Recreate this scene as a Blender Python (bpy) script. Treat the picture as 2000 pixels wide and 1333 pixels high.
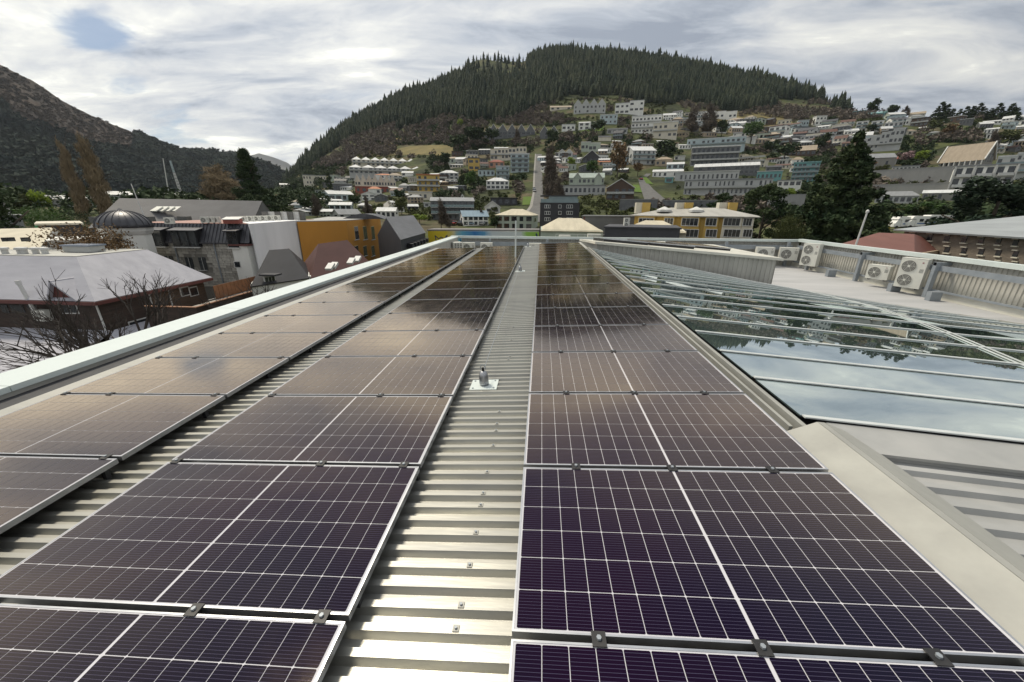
import bpy, math, random
import numpy as np
from mathutils import Vector, Matrix
random.seed(7); RNG = np.random.RandomState(11)
scene = bpy.context.scene
for o in list(bpy.data.objects): bpy.data.objects.remove(o)
COL = scene.collection
# ------------------------------------------------------------------ camera
F = 740.0; HC = 15.0                      # focal length in photo pixels (2000 wide), eye height above the street
PITCH, YAW, ROLL = math.radians(19.27), math.radians(4.14), math.radians(0.35)
_rt = Vector((math.cos(YAW), math.sin(YAW), 0))
_fw = Vector((-math.sin(YAW)*math.cos(PITCH), math.cos(YAW)*math.cos(PITCH), -math.sin(PITCH)))
_up = _rt.cross(_fw)
CR = math.cos(ROLL)*_rt + math.sin(ROLL)*_up
CU = -math.sin(ROLL)*_rt + math.cos(ROLL)*_up
CF = _fw
CAM = Vector((0, 0, HC))
cam = bpy.data.cameras.new('camera'); camo = bpy.data.objects.new('camera', cam); COL.objects.link(camo)
cam.sensor_width = 36; cam.lens = 36*F/2000; cam.clip_start = 0.05; cam.clip_end = 30000
camo.matrix_world = Matrix(((CR.x, CU.x, -CF.x, 0), (CR.y, CU.y, -CF.y, 0), (CR.z, CU.z, -CF.z, HC), (0, 0, 0, 1)))
scene.camera = camo
scene.render.resolution_x, scene.render.resolution_y = 1024, 682
# ------------------------------------------------------------------ sun, sky, exposure
SUN_EL, SUN_AZ = math.radians(57), math.radians(312)      # azimuth clockwise from +Y: ahead, to the left, above the frame
SUN_DIR = Vector((math.sin(SUN_AZ)*math.cos(SUN_EL), math.cos(SUN_AZ)*math.cos(SUN_EL), math.sin(SUN_EL)))
sl = bpy.data.lights.new('sun', 'SUN'); sl.energy = 2.4; sl.angle = math.radians(10); sl.color = (1.0, 0.90, 0.73)
so = bpy.data.objects.new('sun', sl); COL.objects.link(so)
so.rotation_euler = SUN_DIR.to_track_quat('Z', 'Y').to_euler(); so.location = (-40, -10, 60)
scene.view_settings.view_transform = 'Standard'; scene.view_settings.look = 'None'
scene.view_settings.gamma = 1; scene.view_settings.use_curve_mapping = False
scene.view_settings.exposure = 0.52
scene.cycles.max_bounces = 5; scene.cycles.diffuse_bounces = 2; scene.cycles.glossy_bounces = 3; scene.cycles.transparent_max_bounces = 4

def ray(px, py):
    d = CF + CR*((px-1000)/F) - CU*((py-666.5)/F)
    return d
def onZ(px, py, z):
    d = ray(px, py); t = (z-HC)/d.z; return CAM + d*t
def onY(px, py, Y):
    d = ray(px, py); return CAM + d*(Y/d.y)
def onX(px, py, X):
    d = ray(px, py); return CAM + d*(X/d.x)
def onD(px, py, D):
    d = ray(px, py); return CAM + d*(D/math.hypot(d.x, d.y))
def azel(px, py):
    d = ray(px, py); return math.atan2(d.x, d.y), d.z/math.hypot(d.x, d.y)
def pxscale(p):                            # metres per photo pixel at a point
    return (p-CAM).dot(CF)/F

world = bpy.data.worlds.new('World'); scene.world = world; world.use_nodes = True
def build_sky():
    nt = world.node_tree; N = nt.nodes; L = nt.links; N.clear()
    def n(t, **k):
        x = N.new(t)
        for a, b in k.items(): setattr(x, a, b)
        return x
    def math_(op, a, b=None, c=None, clamp=False):
        m = n('ShaderNodeMath', operation=op, use_clamp=clamp)
        for i, v in enumerate((a, b, c)):
            if v is None: continue
            if isinstance(v, (int, float)): m.inputs[i].default_value = v
            else: L.new(v, m.inputs[i])
        return m.outputs[0]
    def smooth(v, a, b, lo=0.0, hi=1.0):
        m = n('ShaderNodeMapRange', interpolation_type='SMOOTHSTEP')
        L.new(v, m.inputs[0])
        for i, q in enumerate((a, b, lo, hi)): m.inputs[i+1].default_value = q
        return m.outputs[0]
    out = n('ShaderNodeOutputWorld'); bg = n('ShaderNodeBackground')
    sky = n('ShaderNodeTexSky', sky_type='NISHITA'); sky.sun_disc = False
    sky.sun_elevation = SUN_EL; sky.sun_rotation = SUN_AZ; sky.altitude = 350; sky.dust_density = 1.0; sky.ozone_density = 1.5
    tc = n('ShaderNodeTexCoord'); sep = n('ShaderNodeSeparateXYZ'); L.new(tc.outputs['Generated'], sep.inputs[0])
    z = math_('MAXIMUM', sep.outputs[2], 0.0)
    den = math_('ADD', z, 0.16)
    u = math_('DIVIDE', sep.outputs[0], den); v = math_('DIVIDE', sep.outputs[1], den)
    cmb = n('ShaderNodeCombineXYZ'); L.new(u, cmb.inputs[0]); L.new(v, cmb.inputs[1])
    mp = n('ShaderNodeMapping'); L.new(cmb.outputs[0], mp.inputs[0])
    mp.inputs['Rotation'].default_value = (0, 0, math.radians(-24)); mp.inputs['Scale'].default_value = (0.62, 1.25, 1)
    mp.inputs['Location'].default_value = (3.1, 0.4, 0)
    # domain warp
    w = n('ShaderNodeTexNoise'); w.inputs['Scale'].default_value = 0.9; w.inputs['Detail'].default_value = 3; L.new(mp.outputs[0], w.inputs[0])
    wm = n('ShaderNodeVectorMath', operation='MULTIPLY_ADD'); L.new(w.outputs['Color'], wm.inputs[0]); wm.inputs[1].default_value = (0.9, 0.9, 0); L.new(mp.outputs[0], wm.inputs[2])
    a = n('ShaderNodeTexNoise'); a.inputs['Scale'].default_value = 1.15; a.inputs['Detail'].default_value = 9; a.inputs['Roughness'].default_value = 0.56; L.new(wm.outputs[0], a.inputs[0])
    b = n('ShaderNodeTexNoise'); b.inputs['Scale'].default_value = 2.6; b.inputs['Detail'].default_value = 8; b.inputs['Roughness'].default_value = 0.66; L.new(wm.outputs[0], b.inputs[0])
    mixab = math_('ADD', math_('MULTIPLY', a.outputs[0], 0.64), math_('MULTIPLY', b.outputs[0], 0.36))
    # cloud tone: grey-blue undersides to warm white thin parts
    ramp = n('ShaderNodeValToRGB'); L.new(mixab, ramp.inputs[0]); e = ramp.color_ramp.elements
    e[0].position = 0.39; e[0].color = (0.185, 0.21, 0.255, 1)
    e[1].position = 0.615; e[1].color = (0.74, 0.735, 0.66, 1)
    for p_, c_ in ((0.44, (0.28, 0.305, 0.345, 1)), (0.50, (0.40, 0.41, 0.42, 1)), (0.56, (0.52, 0.52, 0.495, 1))):
        x = ramp.color_ramp.elements.new(p_); x.color = c_
    # the brightest part of the overcast lies around the sun's side of the sky
    sd = n('ShaderNodeVectorMath', operation='DOT_PRODUCT'); L.new(tc.outputs['Generated'], sd.inputs[0]); sd.inputs[1].default_value = SUN_DIR
    glow = smooth(sd.outputs['Value'], -0.2, 1.0, 1.0, 1.42)
    cl = n('ShaderNodeVectorMath', operation='SCALE'); L.new(ramp.outputs[0], cl.inputs[0]); L.new(glow, cl.inputs['Scale'])
    # blue gaps
    g = n('ShaderNodeTexNoise'); g.inputs['Scale'].default_value = 1.7; g.inputs['Detail'].default_value = 7; g.inputs['Roughness'].default_value = 0.55
    gm = n('ShaderNodeVectorMath', operation='ADD'); L.new(wm.outputs[0], gm.inputs[0]); gm.inputs[1].default_value = (7.3, 2.2, 4.0); L.new(gm.outputs[0], g.inputs[0])
    holes = None
    for (px, py, r, s) in ((225, 82, 0.045, 0.15), (315, 240, 0.05, 0.20), (165, 70, 0.035, 0.09), (420, 120, 0.03, 0.05), (360, 190, 0.04, 0.08), (1500, 110, 0.07, 0.05)):
        d = ray(px, py).normalized()
        dp = n('ShaderNodeVectorMath', operation='DISTANCE'); L.new(tc.outputs['Generated'], dp.inputs[0]); dp.inputs[1].default_value = d
        h = smooth(dp.outputs['Value'], 0.0, r*2.0, s, 0.0)
        holes = h if holes is None else math_('ADD', holes, h)
    gap = smooth(math_('ADD', g.outputs[0], holes), 0.63, 0.76)
    sk = n('ShaderNodeVectorMath', operation='SCALE'); L.new(sky.outputs[0], sk.inputs[0]); sk.inputs['Scale'].default_value = 0.06
    mx = n('ShaderNodeMix', data_type='RGBA'); L.new(math_('MULTIPLY', gap, 0.90), mx.inputs[0]); L.new(cl.outputs[0], mx.inputs[6]); L.new(sk.outputs[0], mx.inputs[7])
    L.new(mx.outputs[2], bg.inputs[0]); bg.inputs[1].default_value = 1.0
    L.new(bg.outputs[0], out.inputs[0])
build_sky()

# ------------------------------------------------------------------ materials
MATS = {}
def mat(name, c1, c2=None, scale=4.0, rough=0.7, metal=0.0, bump=0.0, bscale=None, spec=None, detail=5, coords='Object',
        tint=None, stretch=None, contrast=(0.35, 0.65), rvar=0.0, rand=0.0, trans=None):
    if name in MATS: return MATS[name]
    m = bpy.data.materials.new(name); m.use_nodes = True; nt = m.node_tree; N = nt.nodes; L = nt.links
    p = N['Principled BSDF']; p.inputs['Roughness'].default_value = rough; p.inputs['Metallic'].default_value = metal
    if spec is not None: p.inputs['Specular IOR Level'].default_value = spec
    if tint: p.inputs['Specular Tint'].default_value = (*tint, 1)
    c2 = c2 or tuple(x*0.82 for x in c1)
    tc = N.new('ShaderNodeTexCoord'); src = tc.outputs[coords] if coords != 'World' else N.new('ShaderNodeNewGeometry').outputs['Position']
    if stretch:
        mp = N.new('ShaderNodeMapping'); mp.inputs['Scale'].default_value = stretch; L.new(src, mp.inputs[0]); src = mp.outputs[0]
    t = N.new('ShaderNodeTexNoise'); t.inputs['Scale'].default_value = scale; t.inputs['Detail'].default_value = detail; t.inputs['Roughness'].default_value = 0.6
    L.new(src, t.inputs[0])
    r = N.new('ShaderNodeMapRange'); L.new(t.outputs[0], r.inputs[0]); r.inputs[1].default_value, r.inputs[2].default_value = contrast
    mx = N.new('ShaderNodeMix'); mx.data_type = 'RGBA'; L.new(r.outputs[0], mx.inputs[0])
    mx.inputs[6].default_value = (*c1, 1); mx.inputs[7].default_value = (*c2, 1)
    col = mx.outputs[2]
    if rand:
        oi = N.new('ShaderNodeObjectInfo'); mr = N.new('ShaderNodeMapRange'); L.new(oi.outputs['Random'], mr.inputs[0]); mr.inputs[3].default_value = 1-rand; mr.inputs[4].default_value = 1+rand
        vm = N.new('ShaderNodeVectorMath'); vm.operation = 'SCALE'; L.new(col, vm.inputs[0]); L.new(mr.outputs[0], vm.inputs['Scale']); col = vm.outputs[0]
    L.new(col, p.inputs['Base Color'])
    if rvar:
        rr = N.new('ShaderNodeMapRange'); L.new(t.outputs[0], rr.inputs[0]); rr.inputs[1].default_value, rr.inputs[2].default_value = contrast
        rr.inputs[3].default_value = max(0, rough-rvar); rr.inputs[4].default_value = rough+rvar; L.new(rr.outputs[0], p.inputs['Roughness'])
    if bump:
        b = N.new('ShaderNodeBump'); b.inputs['Strength'].default_value = bump; b.inputs['Distance'].default_value = 0.05
        t2 = N.new('ShaderNodeTexNoise'); t2.inputs['Scale'].default_value = bscale or scale*3; t2.inputs['Detail'].default_value = 4; L.new(src, t2.inputs[0])
        L.new(t2.outputs[0], b.inputs['Height']); L.new(b.outputs[0], p.inputs['Normal'])
    if trans:
        # thin leaves let some light through
        tr = N.new('ShaderNodeBsdfTranslucent'); L.new(col, tr.inputs[0]); ms = N.new('ShaderNodeMixShader'); ms.inputs[0].default_value = trans
        L.new(p.outputs[0], ms.inputs[1]); L.new(tr.outputs[0], ms.inputs[2]); L.new(ms.outputs[0], N['Material Output'].inputs[0])
    MATS[name] = m
    return m

# ------------------------------------------------------------------ mesh helpers
class MB:
    def __init__(s): s.v = []; s.f = []
    def add(s, vs, fs):
        b = len(s.v); s.v += [tuple(x) for x in vs]; s.f += [tuple(b+i for i in f) for f in fs]; return s
    def box(s, c, d, M=None):
        x, y, z = d[0]/2, d[1]/2, d[2]/2
        vs = [Vector((a*x, b*y, e*z)) for e in (-1, 1) for b in (-1, 1) for a in (-1, 1)]
        if M is not None: vs = [M @ q for q in vs]
        vs = [q+Vector(c) for q in vs]
        return s.add(vs, [(0, 2, 3, 1), (4, 5, 7, 6), (0, 1, 5, 4), (1, 3, 7, 5), (3, 2, 6, 7), (2, 0, 4, 6)])
    def box2(s, lo, hi): return s.box([(a+b)/2 for a, b in zip(lo, hi)], [b-a for a, b in zip(lo, hi)])
    def bar(s, p, q, w, h, up=(0, 0, 1)):
        p, q = Vector(p), Vector(q); d = (q-p); ln = d.length; d.normalize(); u = Vector(up); sd = d.cross(u)
        if sd.length < 1e-6: sd = d.cross(Vector((1, 0, 0)))
        sd.normalize(); u = sd.cross(d)
        M = Matrix((sd, d, u)).transposed()
        return s.box((p+q)/2, (w, ln, h), M)
    def prism(s, poly, z0, z1):                 # vertical extrusion of a ccw 2D polygon; z may be lists
        n = len(poly); a = z0 if isinstance(z0, (list, tuple)) else [z0]*n; b = z1 if isinstance(z1, (list, tuple)) else [z1]*n
        ar = sum(poly[i][0]*poly[(i+1) % n][1]-poly[(i+1) % n][0]*poly[i][1] for i in range(n))
        if ar < 0: poly = poly[::-1]; a = a[::-1]; b = b[::-1]
        vs = [(p[0], p[1], a[i]) for i, p in enumerate(poly)]+[(p[0], p[1], b[i]) for i, p in enumerate(poly)]
        fs = [tuple(range(n))[::-1], tuple(range(n, 2*n))]+[(i, (i+1) % n, n+(i+1) % n, n+i) for i in range(n)]
        return s.add(vs, fs)
    def slab(s, pts, t):                         # planar polygon in 3D given thickness downwards along its normal
        P = [Vector(p) for p in pts]; nr = Vector((0, 0, 0))
        for i in range(len(P)): nr += P[i].cross(P[(i+1) % len(P)])
        nr.normalize()
        if nr.z < 0: P = P[::-1]; nr = -nr
        n = len(P); B = [p-nr*t for p in P]
        return s.add(P+B, [tuple(range(n)), tuple(range(n, 2*n))[::-1]]+[(i, n+i, n+(i+1) % n, (i+1) % n) for i in range(n)])
    def cyl(s, p, q, r0, r1=None, n=10, cap=True):
        p, q = Vector(p), Vector(q); r1 = r0 if r1 is None else r1; d = (q-p).normalized()
        a = d.cross(Vector((0, 0, 1)));
        if a.length < 1e-4: a = Vector((1, 0, 0))
        a.normalize(); b = d.cross(a)
        vs = []
        for c, r in ((p, r0), (q, r1)):
            for i in range(n):
                t = 2*math.pi*i/n; vs.append(c+a*(r*math.cos(t))+b*(r*math.sin(t)))
        fs = [(i, (i+1) % n, n+(i+1) % n, n+i) for i in range(n)]
        if cap: fs += [tuple(range(n))[::-1], tuple(range(n, 2*n))]
        return s.add(vs, fs)
    def lathe(s, prof, n=16, c=(0, 0, 0)):
        vs = []; m = len(prof)
        for (r, z) in prof:
            for i in range(n):
                t = 2*math.pi*i/n; vs.append((c[0]+r*math.cos(t), c[1]+r*math.sin(t), c[2]+z))
        fs = [(k*n+i, k*n+(i+1) % n, (k+1)*n+(i+1) % n, (k+1)*n+i) for k in range(m-1) for i in range(n)]
        fs += [tuple(range(n))[::-1], tuple(range((m-1)*n, m*n))]
        return s.add(vs, fs)
    def mesh(s, name, m=None, smooth=False):
        me = bpy.data.meshes.new(name); me.from_pydata(s.v, [], s.f)
        if m: me.materials.append(m)
        if smooth: me.polygons.foreach_set('use_smooth', [True]*len(me.polygons))
        me.update(); return me
    def build(s, name, m=None, parent=None, smooth=False, loc=None):
        return link(name, s.mesh(name, m, smooth), parent, loc)
def link(name, me, parent=None, loc=None, rot=None, scale=None):
    o = bpy.data.objects.new(name, me); COL.objects.link(o)
    if parent is not None: o.parent = parent
    if loc is not None: o.location = loc
    if rot is not None: o.rotation_euler = rot
    if scale is not None: o.scale = scale
    return o
def tag(o, label=None, cat=None, group=None, kind=None):
    if label: o['label'] = label
    if cat: o['category'] = cat
    if group: o['group'] = group
    if kind: o['kind'] = kind
    return o
def thing(name, label, cat, loc=(0, 0, 0), rotz=0.0, group=None):
    o = bpy.data.objects.new(name, None); COL.objects.link(o); o.location = loc; o.rotation_euler = (0, 0, rotz); o.empty_display_size = 0.1
    return tag(o, label, cat, group)
def bulk(name, V, Fq, m, parent=None, kind='stuff', smooth=False):  # numpy verts (n,3), faces (m,k)
    me = bpy.data.meshes.new(name); k = Fq.shape[1]
    me.vertices.add(len(V)); me.vertices.foreach_set('co', np.ascontiguousarray(V, dtype=np.float32).ravel())
    me.loops.add(Fq.size); me.loops.foreach_set('vertex_index', np.ascontiguousarray(Fq, dtype=np.int32).ravel())
    me.polygons.add(len(Fq)); me.polygons.foreach_set('loop_start', np.arange(0, Fq.size, k, dtype=np.int32))
    me.polygons.foreach_set('loop_total', np.full(len(Fq), k, dtype=np.int32))
    if smooth: me.polygons.foreach_set('use_smooth', np.ones(len(Fq), dtype=bool))
    me.materials.append(m); me.update(calc_edges=True)
    o = link(name, me, parent)
    if kind: o['kind'] = kind
    return o
#@@TERRAIN
# ------------------------------------------------------------------ terrain
PXK = [-600, 0, 300, 500, 560, 640, 700, 780, 850, 930, 1000, 1080, 1150, 1230, 1300, 1380, 1450, 1530, 1600, 1650, 1690, 1750, 1850, 2000, 2700]
ROWS = [  # distance, photo row at each knot
 (130, [440, 440, 436, 434, 434, 436, 440, 444, 446, 447, 447, 448, 450, 453, 455, 457, 458, 460, 462, 464, 465, 465, 465, 465, 465]),
 (200, [416, 414, 411, 408, 407, 408, 410, 407, 405, 404, 404, 402, 400, 400, 402, 405, 406, 408, 410, 412, 414, 415, 418, 424, 430]),
 (300, [402, 401, 401, 400, 397, 386, 374, 362, 355, 349, 345, 342, 340, 340, 343, 346, 349, 353, 356, 358, 358, 358, 362, 370, 380]),
 (420, [398, 398, 398, 397, 392, 366, 348, 326, 312, 301, 295, 288, 284, 285, 289, 294, 299, 306, 308, 306, 301, 298, 300, 308, 322]),
 (560, [396, 396, 396, 395, 380, 338, 314, 284, 264, 252, 243, 228, 220, 222, 230, 243, 250, 254, 252, 244, 236, 236, 242, 254, 268]),
]
CREST = [(-600, 395, 900), (0, 395, 900), (300, 395, 900), (500, 394, 900), (545, 374, 900), (575, 338, 930), (620, 292, 960), (660, 262, 980), (700, 236, 1000), (760, 200, 1010), (810, 178, 1020),
         (850, 166, 1030), (890, 146, 1040), (915, 124, 1050), (940, 117, 1050), (985, 121, 1040), (1020, 122, 1030), (1060, 106, 1020), (1100, 99, 1020), (1200, 104, 1020), (1300, 120, 1000),
         (1400, 138, 980), (1500, 158, 940), (1580, 182, 900), (1640, 204, 820), (1670, 218, 740), (1700, 221, 700), (1760, 226, 690), (1850, 226, 690), (1930, 222, 690), (2000, 232, 690), (2700, 250, 690)]
NAZ = 420
AZ = np.linspace(math.radians(-78), math.radians(78), NAZ)
def curve(pts):
    a = np.array([azel(p, q) for p, q in pts]); i = np.argsort(a[:, 0]); return np.interp(AZ, a[i, 0], a[i, 1])
def smooth1(x, n):
    k = np.hanning(n*2+3); k /= k.sum(); return np.convolve(np.pad(x, n+1, mode='edge'), k, mode='valid')
_D = [np.full(NAZ, 4.0), np.full(NAZ, 30.0), np.full(NAZ, 75.0)]; _Z = [np.zeros(NAZ), np.zeros(NAZ), np.full(NAZ, 1.5)]
for d, ys in ROWS:
    e = smooth1(curve(list(zip(PXK, ys))), 5); _D.append(np.full(NAZ, float(d))); _Z.append(HC+d*e)
ca = np.array([azel(p, q) for p, q, d in CREST]); ci = np.argsort(ca[:, 0])
cD = smooth1(np.interp(AZ, ca[ci, 0], np.array([c[2] for c in CREST], float)[ci]), 6); cE = smooth1(np.interp(AZ, ca[ci, 0], ca[ci, 1]), 1)
_D += [cD, cD*1.12, cD*1.5]; cz = HC+cD*cE
_Z += [cz, HC+(cz-HC)*0.88-8, np.maximum(HC+(cz-HC)*0.3-30, -5)]
_D = np.array(_D); _Z = np.array(_Z)
def vnoise(x, y, s, seed=0):
    x = np.asarray(x)/s; y = np.asarray(y)/s; xi = np.floor(x).astype(int); yi = np.floor(y).astype(int); fx = x-xi; fy = y-yi
    fx = fx*fx*(3-2*fx); fy = fy*fy*(3-2*fy)
    def h(a, b):
        q = (a*374761393+b*668265263+seed*1274126177) & 0x7fffffff; q = ((q ^ (q >> 13))*1274126177) & 0x7fffffff; return ((q ^ (q >> 16)) & 0xffff)/65535.0
    return (h(xi, yi)*(1-fx)+h(xi+1, yi)*fx)*(1-fy)+(h(xi, yi+1)*(1-fx)+h(xi+1, yi+1)*fx)*fy
def fbm(x, y, s, seed=0, o=4):
    r = 0; a = 0.5
    for i in range(o): r = r+a*vnoise(x, y, s/2**i, seed+i*7); a *= .5
    return r-0.47
def rough_amp(D): return np.clip((D-90)/160, 0, 1)*0.8+np.clip((D-330)/400, 0, 1)*9
def terr_polar(az, D):                      # height of the hillside at azimuth / distance from the viewpoint's plan position
    az = np.atleast_1d(az); D = np.atleast_1d(D)
    t = np.clip((az-AZ[0])/(AZ[1]-AZ[0]), 0, NAZ-1.001); i = t.astype(int); fr = t-i
    Dk = _D[:, i]*(1-fr)+_D[:, i+1]*fr; Zk = _Z[:, i]*(1-fr)+_Z[:, i+1]*fr
    j = np.clip((Dk[:, :] < D[None, :]).sum(0)-1, 0, len(_D)-2); ar = np.arange(len(D))
    d0, d1, z0, z1 = Dk[j, ar], Dk[j+1, ar], Zk[j, ar], Zk[j+1, ar]
    z = z0+(z1-z0)*np.clip((D-d0)/(d1-d0), 0, 1)
    x = D*np.sin(az); y = D*np.cos(az)
    return z+fbm(x, y, 120, 3)*rough_amp(D)*1.2
def terr_xy(x, y): return float(terr_polar(math.atan2(x, y), math.hypot(x, y))[0])
_DS = np.concatenate([np.arange(30, 130, 1.0), np.arange(130, 1150, 1.5)])
def terr_hit(px, py, far=True):
    a, e = azel(px, py); z = terr_polar(np.full(len(_DS), a), _DS); k = np.nonzero(z >= HC+_DS*e)[0]
    D = _DS[k[0]] if len(k) else 640.0
    return Vector((D*math.sin(a), D*math.cos(a), float(terr_polar(a, D)[0])))
M_GROUND = mat('street_ground', (0.05, 0.05, 0.052), (0.09, 0.088, 0.085), 0.08, 0.9, coords='World')
def hill_material():
    m = bpy.data.materials.new('hillside'); m.use_nodes = True; N = m.node_tree.nodes; L = m.node_tree.links; p = N['Principled BSDF']; p.inputs['Roughness'].default_value = 0.95
    p.inputs['Specular IOR Level'].default_value = 0.1
    g = N.new('ShaderNodeNewGeometry')
    def noise(s, d=6):
        t = N.new('ShaderNodeTexNoise'); t.inputs['Scale'].default_value = s; t.inputs['Detail'].default_value = d; t.inputs['Roughness'].default_value = 0.62; L.new(g.outputs['Position'], t.inputs[0]); return t
    r = N.new('ShaderNodeValToRGB'); L.new(noise(0.022, 8).outputs[0], r.inputs[0]); e = r.color_ramp.elements
    e[0].position = 0.36; e[0].color = (0.030, 0.036, 0.022, 1); e[1].position = 0.72; e[1].color = (0.13, 0.115, 0.06, 1)
    for q, c in ((0.44, (0.050, 0.058, 0.030, 1)), (0.52, (0.072, 0.085, 0.035, 1)), (0.60, (0.10, 0.085, 0.055, 1))):
        x = e.new(q); x.color = c
    r2 = N.new('ShaderNodeMapRange'); L.new(noise(0.25, 5).outputs[0], r2.inputs[0]); r2.inputs[1].default_value = .3; r2.inputs[2].default_value = .7; r2.inputs[3].default_value = .55; r2.inputs[4].default_value = 1.3
    v = N.new('ShaderNodeVectorMath'); v.operation = 'SCALE'; L.new(r.outputs[0], v.inputs[0]); L.new(r2.outputs[0], v.inputs['Scale'])
    L.new(v.outputs[0], p.inputs['Base Color'])
    return m
def build_terrain():
    rows = np.concatenate([np.array([4, 30, 60, 90]), np.linspace(115, 700, 110), np.linspace(712, 1600, 70)])
    A, Dg = np.meshgrid(AZ, rows); zz = terr_polar(A.ravel(), Dg.ravel()).reshape(A.shape)
    V = np.stack([Dg*np.sin(A), Dg*np.cos(A), zz-0.02], -1).reshape(-1, 3)
    n, k = A.shape; i = np.arange((n-1)*(k-1)); a = (i//(k-1))*k+i % (k-1)
    o = bulk('hill', V, np.stack([a, a+1, a+k+1, a+k], 1), hill_material(), kind='structure', smooth=True)
    mb = MB(); S = 9300; mb.add([(-S, -S, -0.6), (S, -S, -0.6), (S, S, -0.6), (-S, S, -0.6)], [(0, 1, 2, 3)])
    tag(mb.build('ground', M_GROUND), kind='structure')
build_terrain()
def mountain(name, sky, D0, D1, base_el, m, amp, seed, nz=50, naz=260, fine=.07):
    pts = np.array([azel(p, q) for p, q in sky]); az = np.linspace(pts[:, 0].min(), pts[:, 0].max(), naz); el = np.interp(az, pts[:, 0], pts[:, 1])
    t = np.linspace(0, 1, nz); rows = []
    D = D0+(D1-D0)*t[:, None]+0*az[None, :]
    zt = HC+D1*el; z0 = HC+D0*base_el
    z = z0+(zt-z0)[None, :]*(t[:, None]**1.15)
    X = D*np.sin(az); Y = D*np.cos(az)
    z = z+fbm(X, Y, (D1-D0)*0.35, seed, 6)*amp*np.sin(np.pi*np.clip(t, 0, 1))[:, None]**0.7+fbm(X, Y, 90, seed+3, 5)*amp*fine*(t[:, None]>.02)
    Xb = np.vstack([X, X[-1]*1.25]); Yb = np.vstack([Y, Y[-1]*1.25]); zb = np.vstack([z, z[-1]*0.3])
    V = np.stack([Xb, Yb, zb], -1).reshape(-1, 3); n, k = zb.shape; i = np.arange((n-1)*(k-1)); a = (i//(k-1))*k+i % (k-1)
    bulk(name, V, np.stack([a, a+1, a+k+1, a+k], 1), m, kind='structure', smooth=True)
    return az, D, z, t
M_HEATH = mat('heath', (0.034, 0.028, 0.026), (0.072, 0.056, 0.046), 0.016, 0.95, coords='World', detail=12, spec=0.1, contrast=(0.36, 0.64))
M_FARM = mat('far_rock', (0.10, 0.105, 0.11), (0.15, 0.15, 0.14), 0.002, 0.95, coords='World', detail=8, spec=0.1)
LM = mountain('mountain', [(-900, 60), (-300, 60), (0, 132), (60, 158), (120, 196), (180, 226), (250, 252), (300, 276), (350, 294), (400, 300), (440, 303), (480, 310), (520, 322), (560, 345), (620, 390)], 1000, 1900, -0.001, M_HEATH, 90, 5, 140, 620, .30)
mountain('far_mountain', [(380, 390), (440, 330), (480, 306), (505, 300), (530, 306), (560, 318), (600, 345), (640, 380), (700, 400)], 4200, 5600, 0.0, M_FARM, 120, 9)
mountain('far_range', [(-2500, 300), (-900, 340), (1500, 330), (2600, 300), (3500, 330)], 6000, 8000, 0.0, M_FARM, 200, 19, 12)
#@@ROOF
# ------------------------------------------------------------------ the roof we stand on
M_ALU = mat('galvanised_sheet', (0.40, 0.395, 0.355), (0.30, 0.30, 0.285), 1.3, 0.43, 0.8, bump=0.04, bscale=9, rvar=0.07, stretch=(0.4, 3, 1))
M_FLASH = mat('zinc_flashing', (0.36, 0.36, 0.33), (0.29, 0.29, 0.27), 2.2, 0.55, 0.25, bump=0.05, bscale=7, rvar=0.06)
M_CAP = mat('parapet_cap_paint', (0.62, 0.68, 0.66), (0.54, 0.60, 0.59), 0.7, 0.38, 0.0, rvar=0.08)
M_FRAME = mat('panel_frame_aluminium', (0.55, 0.56, 0.58), (0.44, 0.45, 0.47), 6, 0.32, 0.9)
M_BLACK = mat('black_steel', (0.02, 0.02, 0.022), (0.035, 0.035, 0.036), 8, 0.5, 0.3)
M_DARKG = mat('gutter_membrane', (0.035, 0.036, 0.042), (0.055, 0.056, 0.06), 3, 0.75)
M_STEEL = mat('grey_steel', (0.30, 0.33, 0.36), (0.24, 0.27, 0.30), 3, 0.5, 0.3)
M_CLAD = mat('ribbed_cladding', (0.47, 0.46, 0.42), (0.37, 0.365, 0.335), 1.2, 0.6, 0.0, stretch=(1, 1, .3))
M_FLATROOF = mat('flat_roof_membrane', (0.40, 0.40, 0.405), (0.32, 0.325, 0.33), 0.8, 0.75, 0.0, bump=0.06, bscale=6, stretch=(.35, 1.6, 1), detail=7)
M_CREAM = mat('cream_roof_edge', (0.62, 0.61, 0.54), (0.52, 0.51, 0.45), 1.0, 0.5)
M_TRANSL = mat('grey_rooflight_sheet', (0.36, 0.36, 0.35), (0.28, 0.285, 0.28), 1.8, 0.42, 0.0, spec=0.4)
M_BARS = mat('glazing_bar_paint', (0.55, 0.58, 0.58), (0.47, 0.50, 0.50), 3, 0.35)

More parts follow.
